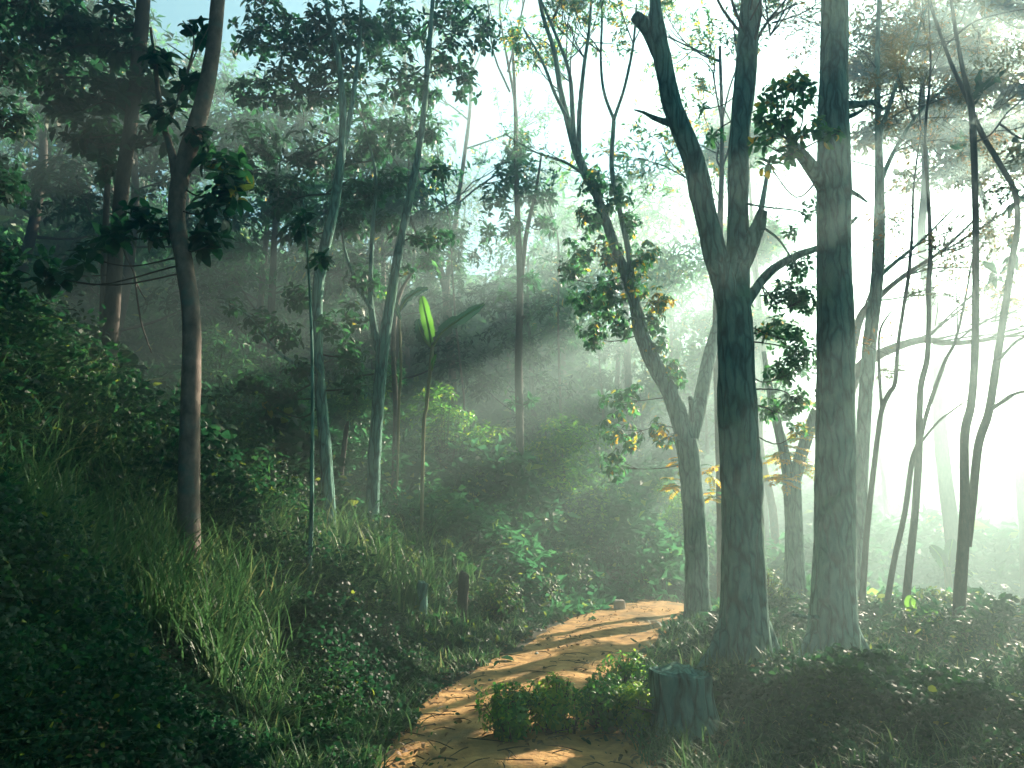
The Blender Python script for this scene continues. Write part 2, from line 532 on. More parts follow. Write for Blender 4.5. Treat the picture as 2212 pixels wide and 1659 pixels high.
# ------------------------------------------------------------------ trees
class Tree:
    def __init__(s, name, label, bark='bark_teal', leaf='leaf_green', cat='tree', group=None, base=None, Y=None, sides=10, rough=.12):
        s.name, s.label, s.cat, s.group = name, label, cat, group
        s.bark, s.leaf = bark, leaf
        s.trunk, s.branches, s.crown = MB(), MB(), MB()
        s.extra = []
        s.skel = []
        s.sides, s.rough = sides, rough
        s.Y = Y if Y is not None else ground_Y(*base)
        s.base = P(base[0], base[1], s.Y)
        s.base[2] = G(s.base[0], s.base[1])

    def pts(s, nodes, dY=0.0):
        """(u, v, width[, dY]) pixel nodes to points and radii"""
        p, r = [], []
        dys = np.broadcast_to(dY, (len(nodes),)) if not np.isscalar(dY) else np.linspace(0, dY, len(nodes))
        for nd, dy in zip(nodes, dys):
            YY = s.Y + dy + (nd[3] if len(nd) > 3 else 0)
            p.append(P(nd[0], nd[1], YY))
            r.append(W(nd[2], YY) / 2)
        return np.array(p), np.array(r)

    def stem(s, nodes, dY=0.0, ground=False, part=None, k=6, sides=None, rough=None):
        p, r = s.pts(nodes, dY)
        if ground:
            b = p[0].copy()
            b[2] = min(G(b[0], b[1]), b[2]) - .35
            p = np.vstack([b, p])
            r = np.concatenate([[r[0] * 1.1], r])
        mb = MB() if part else s.trunk
        c = tube(mb, p, r, sides or s.sides, k, s.rough if rough is None else rough)
        s.skel.append(c)
        if part:
            s.extra.append((part, mb))
        return p

    def near(s, pt):
        sk = np.vstack(s.skel)
        d = np.linalg.norm(sk - pt, axis=1) + np.maximum(0, sk[:, 2] - pt[2]) * 1.6
        return sk[np.argmin(d)]

    def blob(s, u, v, r, n=20, dY=0.0, kind='whorl', L=.13, per=7, tone=(.15, .65), yellow=.0, fine=True, flat=.8, br=.016, depth=1.3, wr=.42, pairs=6, hang=.15):
        Y = s.Y + dY
        c = P(u, v, Y)
        rw = W(r, Y)
        st = s.near(c)
        c2 = c - np.array([0, 0, rw * .3])
        mid = (st + c2) / 2 + np.array([0, 0, -.06 * np.linalg.norm(c2 - st)]) + R.normal(0, .11, 3) * np.linalg.norm(c2 - st)
        pp = tube(s.branches, [st, mid, c2], [br, br * .75, br * .5], 5, 4)
        o = R.normal(size=(n, 3))
        o = unit(o) * (R.random((n, 1)) ** .45) * rw
        o[:, 2] *= flat
        o[:, 1] *= depth
        tips = c + o
        hubs = [c2 + R.normal(0, .3, 3) * rw for _ in range(max(1, n // 7))]
        for h in hubs:
            tube(s.branches, [pp[-3], (pp[-3] + h) / 2 + R.normal(0, .06, 3) * rw, h], [br * .55, br * .4, br * .3], 4, 3)
        H = np.array(hubs)
        for t in tips:
            h = H[np.argmin(np.linalg.norm(H - t, axis=1))]
            tube(s.branches, [h, (h + t) / 2 + np.array([0, 0, -.05 * rw]) + R.normal(0, .05, 3) * rw, t], [br * .3, br * .22, br * .14], 3, 2, cap=False)
        ax = unit(o / rw + np.array([0, 0, .5]))
        if kind == 'whorl':
            whorls(s.crown, tips, ax, per, L, wr, tone, fine, yellow, hang)
        elif kind == 'frond':
            fronds(s.crown, tips, ax, per, L * 3.4, pairs, L, tone, yellow, fine)
        elif kind == 'fine':
            fine_leaves(s.crown, tips, rw * .32, per, L, tone, wr)

    def fan(s, start, d, length, r, levels=3, kids=3, spread=.5, leaf=0, L=.07, tone=(.2, .7), yellow=0, up=.15, wr=.35):
        """branches that fork again and again, with sparse leaves at the ends"""
        d = unit(d)
        mid = start + d * length * .5 + R.normal(0, .05, 3) * length
        end = start + d * length + np.array([0, 0, up * length * .3])
        tube(s.branches, [start, mid, end], [r, r * .8, r * .6], 5 if levels > 1 else 3, 3, cap=False)
        if levels <= 0:
            if leaf:
                n = leaf
                t = R.random((n, 1))
                pos = start + (end - start) * t + R.normal(0, .02, (n, 3))
                dd = unit(d + R.normal(0, .8, (n, 3)) - np.array([0, 0, .2]))
                leaves(s.crown, pos, dd, rnd_dir(n, 1.2), L * R.uniform(.6, 1.2, n), wr,
                       np.where(R.random(n) < yellow, R.uniform(.85, 1, n), R.uniform(tone[0], tone[1], n)))
            return
        for _ in range(kids):
            t = R.uniform(.45, 1)
            p0 = start + (end - start) * t if t < .9 else end
            nd = unit(d + R.normal(0, spread, 3) + np.array([0, 0, up]))
            s.fan(p0, nd, length * R.uniform(.55, .85), r * .55, levels - 1, kids, spread, leaf, L, tone, yellow, up, wr)

    def fan_at(s, start, *a, **k):
        sk = np.vstack(s.skel)
        s.fan(sk[np.argmin(np.linalg.norm(sk - start, axis=1))], *a, **k)

    def done(s):
        root = thing(s.name, s.label, s.cat, s.base, s.group)
        o = s.base
        s.trunk.build('trunk', M[s.bark], root, origin=o)
        for nm, mb in s.extra:
            mb.build(nm, M[s.bark], root, origin=o)
        if s.branches.n or s.crown.n:
            m = MB()
            for b in (s.crown, s.branches):
                if b.n:
                    m.add(np.concatenate(b.v), np.concatenate(b.q) if b.q else None, np.concatenate(b.t) if b.t else None, np.concatenate(b.tone))
            c = m.build('crown', M[s.leaf], root, smooth=False, origin=o)
            c.data.materials.append(M['twig'])
            cut = s.crown.n                     # faces of the twigs come after the leaves' vertices
            nl_ = len(c.data.loops)
            vi = np.zeros(nl_, np.int32)
            c.data.loops.foreach_get('vertex_index', vi)
            st = np.zeros(len(c.data.polygons), np.int32)
            c.data.polygons.foreach_get('loop_start', st)
            tw = vi[st] >= cut
            c.data.polygons.foreach_set('material_index', tw.astype(np.int32))
            c.data.polygons.foreach_set('use_smooth', tw)
        return root


def fine_leaves(mb, centres, rr, per, L, tone, wr=.3):
    N = len(centres)
    pos = np.repeat(centres, per, 0) + R.normal(0, 1, (N * per, 3)) * rr * np.array([1, 1, .55])
    d = rnd_dir(N * per) * np.array([1, 1, .6]) - np.array([0, 0, .25])
    leaves(mb, pos, d, rnd_dir(N * per, 1.3), L * R.uniform(.6, 1.3, N * per), wr,
           np.clip(np.repeat(R.uniform(tone[0], tone[1], N), per) + R.normal(0, .1, N * per), 0, 1))


# ------------------------------------------------------------------ the named trees, left to right
def blobs(t, rows, **kw):
    for r in rows:
        k = dict(kw)
        if len(r) > 4:
            k.update(r[4])
        t.blob(r[0], r[1], r[2], r[3], **k)


# bushy dark tree at the left edge
R = np.random.default_rng(201)
t = Tree('bushy_tree', 'dark bushy tree cut off by the left edge of the picture', 'bark_dark', 'leaf_dark', Y=7.5, base=(-60, 1000))
t.stem([(-60, 1000, 40), (-55, 700, 36), (-40, 400, 30), (-25, 150, 24), (-10, -60, 18)], ground=True)
blobs(t, [(20, 130, 75, 40), (30, 260, 60, 34), (0, 400, 60, 34), (-20, 540, 60, 31), (40, -20, 90, 46), (-80, 300, 120, 62), (-90, 0, 150, 50), (-100, 600, 110, 62),
          (-60, -200, 200, 60)], dY=0, kind='whorl', L=.11, tone=(.0, .5))
t.done()

# pale bent tree in the left foreground
R = np.random.default_rng(202)
t = Tree('bent_tree', 'pale smooth tree bent to the right with one lit edge on the left bank', 'bark_pale', 'leaf_dark', base=(408, 1265), sides=14, rough=.07)
t.stem([(408, 1275, 50), (408, 1080, 46), (411, 900, 42), (414, 700, 39), (398, 570, 38), (382, 480, 38), (387, 400, 39), (408, 320, 40), (436, 230, 38),
        (458, 120, 34), (471, 0, 32), (482, -150, 28), (480, -400, 20)], ground=True)
t.stem([(384, 410, 24), (372, 335, 18), (355, 275, 14), (342, 205, 12), (336, 140, 9), (325, 60, 6)], part='limb')
t.stem([(365, 260, 8), (390, 200, 7), (412, 130, 6), (418, 80, 4), (395, 45, 3)], dY=-.1, part='bare_branch')
t.stem([(412, 130, 4), (385, 110, 3), (362, 95, 2)], dY=-.1, part='bare_branch')
t.stem([(400, 170, 4), (425, 110, 3), (450, 60, 2)], dY=-.1, part='bare_branch')
blobs(t, [(300, 470, 40, 8), (345, 490, 35, 6), (250, 500, 40, 6), (130, 590, 50, 6), (75, 560, 40, 4), (200, 550, 40, 4), (490, 345, 60, 12, dict(tone=(.3, .78), yellow=.1)), (470, 440, 50, 8), (455, 520, 40, 7), (500, 400, 50, 8, dict(yellow=.12)),
          (430, 60, 30, 4), (340, 130, 40, 7), (360, 250, 40, 7), (430, 290, 30, 5), (410, 180, 30, 5)],
      kind='whorl', L=.17, per=6, tone=(.0, .5), wr=.46, br=.009)
blobs(t, [(480, -260, 220, 60), (250, -220, 160, 30), (640, -320, 180, 40)], kind='whorl', L=.2, tone=(0, .6))
t.done()

# dark trunk behind it with a hanging dead branch
R = np.random.default_rng(203)
t = Tree('dark_tree', 'dark straight trunk with a hanging dead branch and large leaves against blue sky', 'bark_dark', 'leaf_dark', base=(232, 870), Y=9.6, sides=12)
t.stem([(232, 900, 36), (236, 760, 34), (244, 640, 34), (254, 500, 32), (265, 390, 31), (282, 270, 30), (298, 130, 32), (310, 0, 32), (318, -180, 26), (320, -400, 18)], ground=True)
t.stem([(258, 505, 7), (272, 550, 6), (290, 590, 5), (296, 640, 4), (306, 700, 4), (327, 762, 2)], dY=-.5, part='dead_branch', rough=.2)
t.stem([(290, 600, 3), (304, 630, 3), (315, 648, 2)], dY=-.5, part='dead_branch')
blobs(t, [(250, 200, 65, 24), (170, 180, 75, 27), (230, 290, 75, 27), (120, 100, 70, 24), (190, 60, 70, 24), (250, 90, 60, 18), (180, 290, 60, 15), (320, 180, 50, 15), (330, 300, 50, 13),
          (90, 170, 50, 13), (260, 30, 50, 13), (140, 30, 60, 18), (70, 50, 60, 18), (220, 350, 40, 6), (310, 110, 40, 7), (150, 240, 50, 13), (210, 520, 35, 5), (170, 590, 30, 4)],
      kind='whorl', L=.19, per=6, tone=(0, .45), wr=.45)
blobs(t, [(320, -240, 240, 60), (150, -150, 160, 36), (500, -330, 200, 40)], kind='whorl', L=.22, tone=(0, .6))
t.done()

R = np.random.default_rng(204)
t = Tree('thin_tree', 'thin dark stem close to the left of the dark straight trunk', 'bark_dark', 'leaf_dark', base=(221, 860), Y=10.6, sides=8)
t.stem([(221, 880, 14), (222, 700, 14), (226, 560, 14), (232, 400, 13), (238, 280, 12), (242, 140, 10), (240, 20, 8)], ground=True)
blobs(t, [(200, 130, 70, 12), (260, 160, 60, 10)], kind='whorl', L=.2, per=6, tone=(0, .45))
t.done()

# dense leafy pair left of the middle
R = np.random.default_rng(205)
t = Tree('leafy_tree', 'slim leaning tree with dense dark teal crown and low leafy side branches', 'bark_teal', 'leaf_dark', base=(712, 1150), sides=12, rough=.08)
t.stem([(713, 1160, 31), (708, 1060, 28), (702, 960, 26), (693, 860, 25), (686, 760, 25), (685, 650, 25), (698, 550, 25), (722, 445, 24), (737, 330, 19), (740, 230, 16), (730, 120, 13), (706, 10, 11), (690, -140, 9)], ground=True)
t.stem([(722, 440, 16), (745, 310, 13), (764, 200, 11), (778, 70, 9), (782, -80, 7)], dY=.2, part='limb')
t.stem([(686, 840, 10), (655, 800, 8), (600, 760, 6), (545, 690, 4), (500, 660, 3), (470, 652, 2)], dY=-.4, part='low_branch')
blobs(t, [(560, 80, 80, 46), (620, 190, 85, 52), (555, 310, 70, 40), (650, 110, 85, 46), (700, 200, 70, 37), (690, 50, 80, 43), (770, 50, 70, 37), (620, 420, 60, 34), (650, 500, 45, 21),
          (540, 200, 60, 27), (590, 20, 80, 40), (560, 390, 40, 18), (660, 330, 70, 40), (740, 120, 60, 27)], dY=.3, kind='whorl', L=.14, per=7, tone=(.0, .6))
blobs(t, [(560, 700, 45, 18), (615, 720, 40, 17), (545, 825, 40, 18), (610, 850, 40, 24), (650, 800, 40, 18), (500, 660, 26, 5), (755, 760, 40, 17), (760, 830, 30, 8), (640, 640, 40, 15), (720, 700, 40, 13), (580, 870, 25, 7, dict(tone=(.5, .78), yellow=.15))],
      kind='whorl', L=.14, per=7, tone=(.2, .75))
blobs(t, [(690, -200, 220, 70)], kind='whorl', L=.18, tone=(0, .6))
t.done()

R = np.random.default_rng(206)
t = Tree('twin_tree', 'slim tree splitting low into two stems with wide leafy crown over the banana', 'bark_teal', 'leaf_dark', base=(803, 1160), sides=12, rough=.08)
t.stem([(802, 1170, 32), (806, 1060, 29), (811, 950, 27), (821, 820, 27), (829, 740, 26), (845, 640, 22), (862, 540, 20), (884, 430, 18), (904, 330, 16), (917, 230, 14), (925, 120, 12), (935, 0, 10), (942, -140, 8)], ground=True)
t.stem([(821, 760, 20), (806, 700, 15), (800, 610, 11), (806, 480, 9), (812, 380, 7), (790, 280, 5)], dY=.2, part='limb')
t.stem([(803, 670, 10), (775, 620, 8), (745, 540, 6), (735, 450, 4)], dY=.4, part='limb')
t.stem([(815, 870, 9), (795, 850, 6), (788, 862, 4)], dY=-.3, part='broken_stub')
blobs(t, [(870, 50, 85, 52), (830, 150, 80, 46), (900, 190, 65, 37), (965, 110, 70, 40), (985, 30, 70, 37), (870, 290, 60, 34), (800, 300, 65, 37), (785, 410, 60, 34), (840, 480, 40, 21), (925, 280, 40, 18),
          (760, 480, 50, 24), (780, 590, 45, 20), (1040, 60, 60, 27), (1010, 170, 50, 21), (800, 60, 70, 37), (760, 200, 60, 31), (740, 350, 50, 23), (850, 390, 45, 21)], dY=.3, kind='whorl', L=.15, per=7, tone=(.05, .65))
blobs(t, [(955, 505, 35, 8), (920, 520, 35, 9), (760, 680, 40, 15), (800, 620, 30, 7), (765, 800, 35, 9), (945, 360, 30, 7), (870, 590, 30, 6)], kind='whorl', L=.15, per=7, tone=(.25, .78), yellow=.03)
blobs(t, [(930, -220, 240, 80)], kind='whorl', L=.18, tone=(0, .6))
t.done()

R = np.random.default_rng(207)
t = Tree('sapling_pole', 'thin straight sapling pole rising beside the leaning leafy tree', 'bark_teal', 'leaf_dark', base=(672, 1130), Y=8.0, sides=8, rough=.05)
t.stem([(672, 1140, 10), (674, 1000, 9), (675, 880, 8), (674, 760, 7), (670, 650, 6), (662, 520, 4), (655, 430, 3)], ground=True)
blobs(t, [(650, 480, 35, 7), (690, 560, 26, 5)], kind='whorl', L=.14, per=7, tone=(.1, .7), br=.006)
t.done()

# misty middle distance
R = np.random.default_rng(208)
t = Tree('misty_tree', 'straight dark trunk standing alone in the mist left of the ivy-clad forked tree', 'bark_dark', 'leaf_green', base=(1124, 1080), Y=17, sides=10)
t.stem([(1124, 1110, 18), (1123, 950, 17), (1120, 800, 17), (1123, 640, 15), (1122, 560, 14), (1118, 470, 13), (1115, 350, 11), (1112, 200, 8), (1105, 60, 6)], ground=True)
t.stem([(1126, 600, 12), (1138, 500, 10), (1158, 410, 7), (1170, 330, 4)], dY=.3, part='limb')
t.stem([(1124, 690, 10), (1132, 684, 6)], dY=-.1, part='broken_stub')
blobs(t, [(1110, 370, 55, 26), (1062, 430, 45, 20), (1160, 420, 50, 22), (1100, 490, 40, 16), (1185, 480, 35, 12), (1090, 640, 24, 8), (1145, 600, 26, 9), (1120, 310, 40, 14), (1050, 500, 26, 8), (1150, 860, 14, 4), (1110, 870, 14, 4)],
      kind='whorl', L=.22, per=7, tone=(.05, .6), fine=False)
t.fan_at(P(1115, 330, 17), (-.1, 0, 1), 2.5, .05, 3, 3, .45, 10, .14)
t.done()

R = np.random.default_rng(209)
t = Tree('pale_forked_tree', 'pale hazy tree forking into two high stems against the white sky gap', 'bark_pale', 'leaf_green', base=(975, 900), Y=24, sides=8)
t.stem([(985, 940, 15), (976, 800, 18), (968, 690, 20), (963, 615, 20)], ground=True)
t.stem([(963, 625, 17), (940, 540, 15), (915, 440, 14), (893, 330, 12), (880, 220, 10), (872, 100, 8)], part='limb')
t.stem([(963, 625, 15), (977, 540, 13), (987, 455, 11), (1000, 360, 10), (1015, 240, 9), (1020, 120, 6)], part='limb')
for u, v, d in ((900, 330, (-.6, 0, .5)), (990, 440, (.7, 0, .5)), (1005, 330, (.7, .1, .3)), (1012, 260, (-.7, 0, .5)), (930, 470, (.6, 0, .5)), (1018, 150, (.2, 0, 1)), (880, 200, (.6, 0, .6))):
    t.fan_at(P(u, v, 24), d, 1.9, .035, 3, 3, .5, 16, .17, (.2, .7), .05)
t.done()

for i, (u, v, lst, Yv, lab) in enumerate([
        (1003, 880, [(1003, 890, 5), (996, 800, 5), (985, 700, 5), (978, 600, 4), (970, 470, 3)], 20, 'thin pale stem beside the foot of the hazy forked tree'),
        (853, 870, [(855, 890, 12), (850, 780, 11), (852, 700, 10), (862, 640, 9), (890, 590, 6), (930, 560, 3)], 15, 'slim grey stem just behind the twin-stemmed tree'),
        (577, 620, [(578, 640, 6), (577, 560, 7), (576, 480, 6), (578, 420, 4)], 30, 'bright pale stem catching sun on the left misty slope'),
        (522, 600, [(522, 640, 5), (520, 560, 5), (515, 500, 4), (508, 440, 3)], 30, 'faint thin stem left of the bright pale stem on the slope'),
        (600, 600, [(590, 620, 4), (600, 560, 4), (612, 500, 3), (625, 440, 2)], 30, 'faint leaning stem right of the bright pale stem on the slope'),
        (1220, 1010, [(1218, 1130, 6), (1214, 1000, 6), (1210, 850, 6), (1206, 700, 5), (1208, 560, 4)], 22, 'faint thin trunk in the sunbeams right of the misty trunk')]):
    R = np.random.default_rng(300 + i)
    t = Tree('slender_tree', lab, 'bark_pale', 'leaf_green', base=(u, v), Y=Yv, sides=7)
    t.stem(lst, ground=True)
    e = lst[-1]
    t.fan_at(P(e[0], e[1], Yv), (R.normal(0, .2), 0, 1), 1.6, .03, 3, 3, .5, 8, .16)
    blobs(t, [(e[0], e[1], 30, 10)], kind='fine', L=.16, per=14, fine=False)
    t.done()

# forked tree with ivy-like compound leaves
R = np.random.default_rng(210)
t = Tree('forked_tree', 'leaning forked tree clothed in glossy compound leaves behind the path', 'bark_teal', 'leaf_green', base=(1507, 1338), sides=16, rough=.12)
t.stem([(1509, 1340, 64), (1507, 1300, 54), (1504, 1200, 49), (1496, 1080, 46), (1490, 1000, 47), (1482, 950, 48)], ground=True, k=10)
t.stem([(1486, 965, 42), (1468, 905, 40), (1448, 850, 38), (1415, 790, 36), (1386, 722, 33), (1370, 650, 27), (1351, 590, 24), (1331, 540, 22), (1310, 480, 22), (1288, 420, 20), (1260, 365, 20), (1240, 310, 19),
        (1225, 255, 15), (1210, 190, 13), (1197, 110, 11), (1172, 30, 9), (1150, -80, 7)], dY=.4, part='limb', k=8)
t.stem([(1484, 965, 40), (1507, 890, 34), (1524, 810, 30), (1543, 730, 27), (1575, 640, 22), (1610, 560, 18), (1640, 470, 14), (1660, 360, 9)], dY=.9, part='limb', k=8)
t.stem([(1380, 690, 14), (1368, 620, 14), (1357, 540, 14), (1342, 470, 12), (1322, 370, 11), (1326, 255, 10)], dY=.3, part='limb')
t.stem([(1326, 258, 8), (1305, 200, 7), (1298, 130, 6), (1300, 20, 5), (1290, -80, 3)], part='limb')
t.stem([(1326, 258, 8), (1350, 185, 7), (1368, 95, 6), (1375, 10, 4)], part='limb')
t.stem([(1240, 312, 12), (1236, 230, 11), (1228, 150, 9), (1190, 50, 7), (1150, -40, 5)], dY=.2, part='limb')
t.stem([(1250, 335, 12), (1252, 240, 11), (1262, 140, 9), (1272, 70, 7), (1280, -40, 5)], dY=-.1, part='limb')
t.stem([(1225, 255, 9), (1198, 200, 8), (1170, 130, 6), (1130, 60, 4)], dY=.2, part='limb')
t.stem([(1492, 945, 16), (1494, 880, 12), (1490, 858, 10)], dY=-.2, part='broken_stub')
t.stem([(1272, 385, 8), (1220, 350, 6), (1160, 330, 4), (1090, 290, 2)], dY=.2, part='bare_branch')
for u, v in ((1210, 190), (1195, 110), (1232, 190), (1262, 140), (1300, 120), (1366, 110), (1228, 140), (1172, 60), (1298, 40)):
    for _ in range(2):
        t.fan_at(P(u, v, t.Y + .2), (R.normal(0, .5), R.normal(0, .4), 1), .8, .014, 3, 3, .45, 13, .1, (.3, .78), .22)
for u, v, dx in ((1220, 350, -1), (1160, 330, -1), (1262, 370, -1), (1190, 345, -.6), (1345, 470, .6)):
    t.fan_at(P(u, v, t.Y + .1), (dx, R.normal(0, .2), .4), .5, .008, 2, 3, .4, 5, .08, (.2, .7), .05)
blobs(t, [(1285, 470, 47, 34), (1250, 550, 47, 39), (1300, 640, 60, 49), (1375, 600, 50, 34, dict(yellow=.18)), (1275, 715, 40, 30), (1335, 690, 50, 39), (1425, 645, 35, 22, dict(yellow=.5)), (1340, 855, 52, 34), (1455, 800, 37, 27),
          (1340, 930, 52, 34, dict(yellow=.12)), (1332, 1000, 40, 22), (1415, 750, 42, 27, dict(yellow=.2)), (1290, 395, 45, 30), (1335, 420, 42, 27), (1318, 545, 42, 30, dict(yellow=.15)), (1395, 545, 37, 22, dict(yellow=.2)), (1430, 930, 37, 22, dict(yellow=.2)),
          (1360, 480, 37, 22), (1250, 640, 37, 22), (1230, 590, 30, 15), (1400, 690, 42, 27)], dY=.1, kind='whorl', L=.12, per=8, tone=(.15, .78), br=.012, flat=1.0, depth=1.1, hang=.7, yellow=.04, wr=.44)
blobs(t, [(1470, 990, 34, 6), (1455, 1050, 28, 5), (1530, 1010, 26, 4), (1540, 1070, 22, 4)], dY=.6, kind='frond', L=.07, per=4, pairs=7, tone=(.3, .78), yellow=.55, br=.008)
blobs(t, [(1180, -260, 260, 60), (1340, -200, 160, 36)], kind='frond', L=.12, per=4, pairs=6, tone=(.1, .7), fine=False)
t.done()

# the two big trunks
R = np.random.default_rng(211)
t = Tree('big_forked_tree', 'thick teal-tinted trunk forking in two with broken stubs beside the path', 'bark_teal', 'leaf_green', base=(1606, 1420), sides=26, rough=.1)
t.stem([(1612, 1440, 135), (1609, 1390, 112), (1608, 1300, 99), (1606, 1150, 88), (1600, 1000, 85), (1592, 886, 84), (1590, 786, 78), (1587, 700, 77), (1583, 650, 72)], ground=True, k=14)
t.stem([(1578, 690, 50), (1568, 630, 54), (1546, 553, 52), (1521, 450, 51), (1496, 340, 50), (1456, 240, 45), (1436, 150, 43), (1420, 60, 36), (1415, 0, 28), (1412, -120, 24), (1400, -300, 14)], dY=-.2, part='limb', k=10, sides=20)
t.stem([(1590, 700, 50), (1592, 640, 55), (1594, 553, 52), (1594, 440, 47), (1597, 300, 47), (1610, 170, 49), (1620, 0, 45), (1626, -200, 38), (1630, -450, 24)], dY=.3, part='limb', k=10, sides=20)
t.stem([(1428, 125, 34), (1400, 66, 33), (1381, 44, 32), (1370, 34, 27)], dY=-.1, part='broken_stub', rough=.2)
t.stem([(1602, 575, 40), (1624, 522, 36), (1640, 480, 30), (1648, 455, 20)], dY=-.1, part='broken_stub', rough=.2)
t.stem([(1446, 266, 16), (1412, 254, 11), (1390, 243, 7), (1370, 237, 3)], dY=-.2, part='dead_branch', rough=.2)
t.stem([(1608, 660, 22), (1660, 590, 20), (1720, 553, 17), (1790, 525, 13), (1850, 470, 8)], dY=.8, part='limb')
t.stem([(1612, 440, 5), (1660, 448, 4), (1720, 455, 3), (1750, 470, 2)], dY=.2, part='bare_branch')
t.stem([(1646, 490, 6), (1680, 515, 5), (1705, 550, 4), (1722, 575, 3)], dY=-.2, part='bare_branch')
t.stem([(1578, 1350, 50), (1552, 1400, 38), (1520, 1436, 20), (1496, 1458, 8)], dY=-.15, part='root')
t.stem([(1640, 1350, 50), (1664, 1398, 38), (1692, 1430, 20), (1722, 1450, 8)], dY=-.1, part='root')
blobs(t, [(1690, 640, 50, 34), (1740, 640, 44, 28), (1700, 720, 54, 36), (1690, 800, 48, 30), (1735, 760, 44, 26), (1730, 570, 40, 22), (1670, 880, 40, 20), (1720, 860, 40, 22), (1660, 700, 34, 12, dict(yellow=.12)), (1600, 650, 26, 9), (1720, 930, 26, 7, dict(yellow=.4)),
          (1545, 290, 26, 5), (1520, 230, 22, 4)], dY=.7, kind='whorl', L=.09, per=8, tone=(.3, .78), br=.01)
blobs(t, [(1740, 450, 34, 8), (1700, 500, 26, 5), (1600, 560, 20, 4)], dY=.3, kind='whorl', L=.1, per=6, tone=(.1, .6), br=.006)
for u, v in ((1600, 60), (1420, -60), (1640, 120), (1625, -50)):
    for _ in range(3):
        t.fan_at(P(u, v, t.Y), (R.normal(0, .6), R.normal(0, .5), 1), 1.1, .022, 3, 3, .45, 13, .11, (.3, .78), .25)
blobs(t, [(1440, -330, 260, 70), (1640, -420, 300, 80), (1850, -300, 240, 60)], kind='whorl', L=.16, tone=(.1, .7), fine=False)
t.done()

R = np.random.default_rng(212)
t = Tree('big_straight_tree', 'thickest straight teal-tinted trunk with one leafy side branch at right', 'bark_teal', 'leaf_green', base=(1800, 1420), sides=26, rough=.08)
t.stem([(1803, 1440, 128), (1801, 1390, 106), (1800, 1320, 94), (1802, 1220, 88), (1804, 1100, 84), (1805, 886, 82), (1804, 720, 80), (1802, 553, 74), (1802, 420, 76), (1802, 333, 73), (1800, 250, 69), (1802, 167, 63), (1803, 0, 60), (1803, -250, 52), (1800, -600, 34)], ground=True, k=12)
t.stem([(1796, 425, 46), (1776, 395, 38), (1750, 358, 32), (1722, 322, 24), (1704, 300, 14)], dY=-.3, part='limb', k=8, sides=14)
t.stem([(1815, 228, 22), (1850, 226, 17), (1885, 222, 12), (1912, 236, 5)], dY=-.2, part='dead_branch', rough=.25)
t.stem([(1820, 255, 14), (1850, 245, 10), (1875, 228, 4)], dY=-.2, part='dead_branch', rough=.25)
t.stem([(1820, 405, 12), (1850, 420, 9), (1873, 436, 5)], dY=-.2, part='dead_branch', rough=.25)
t.stem([(1790, 1335, 14), (1745, 1333, 8), (1712, 1328, 6)], dY=-.4, part='dead_branch', rough=.2)
t.stem([(1776, 1350, 48), (1750, 1398, 36), (1722, 1432, 20), (1700, 1454, 8)], dY=-.15, part='root')
t.stem([(1828, 1350, 48), (1854, 1396, 36), (1884, 1424, 20), (1910, 1444, 8)], dY=-.1, part='root')
blobs(t, [(1690, 250, 40, 10), (1665, 210, 34, 8, dict(yellow=.12)), (1735, 195, 40, 9), (1705, 325, 34, 8), (1655, 305, 32, 7), (1650, 250, 28, 6), (1745, 280, 38, 9), (1720, 165, 28, 5), (1790, 285, 30, 5, dict(yellow=.2)), (1690, 190, 30, 6), (1660, 350, 20, 4)],
      dY=-.5, kind='whorl', L=.12, per=8, tone=(.5, .8), wr=.46, br=.012, yellow=.1)  # light tones put a backlit look into these shaded leaves
blobs(t, [(1800, -420, 340, 90), (2000, -300, 240, 60), (1600, -500, 240, 60)], kind='whorl', L=.16, tone=(.1, .7), fine=False)
t.done()

# behind the two big trunks
R = np.random.default_rng(213)
t = Tree('yellowing_tree', 'forked grey trunk with yellow leaves between the two thick trunks', 'bark_teal', 'leaf_green', base=(1718, 1300), Y=14.0, sides=12)
t.stem([(1719, 1310, 54), (1716, 1230, 42), (1714, 1120, 37), (1710, 1040, 38)], ground=True, k=8)
t.stem([(1708, 1050, 27), (1692, 970, 22), (1680, 920, 19), (1664, 850, 15), (1650, 760, 10)], part='limb')
t.stem([(1712, 1050, 30), (1735, 970, 26), (1757, 905, 24), (1790, 830, 20), (1810, 740, 14)], part='limb')
blobs(t, [(1700, 985, 30, 8), (1740, 940, 30, 7), (1690, 1035, 26, 6), (1730, 1010, 24, 5), (1755, 880, 26, 5)], kind='frond', L=.09, per=4, pairs=6, tone=(.3, .78), yellow=.7, br=.01)
blobs(t, [(1690, 900, 34, 10), (1680, 830, 34, 10), (1740, 800, 40, 12)], kind='whorl', L=.12, per=7, tone=(.1, .6))
t.done()

R = np.random.default_rng(214)
t = Tree('pale_tree', 'pale trunk mostly hidden behind the left edge of the thick forked trunk', 'bark_pale', 'leaf_green', base=(1560, 1300), Y=15, sides=10)
t.stem([(1562, 1310, 26), (1560, 1150, 24), (1557, 1000, 22), (1552, 850, 20), (1548, 700, 18), (1555, 500, 14), (1560, 300, 10), (1555, 100, 7)], ground=True)
for v in (500, 380, 260, 140):
    for _ in range(2):
        t.fan_at(P(1557, v, 15), (R.normal(0, .7), R.normal(0, .6), .8), 1.3, .025, 3, 3, .45, 14, .12, (.4, .78), .3)
t.done()

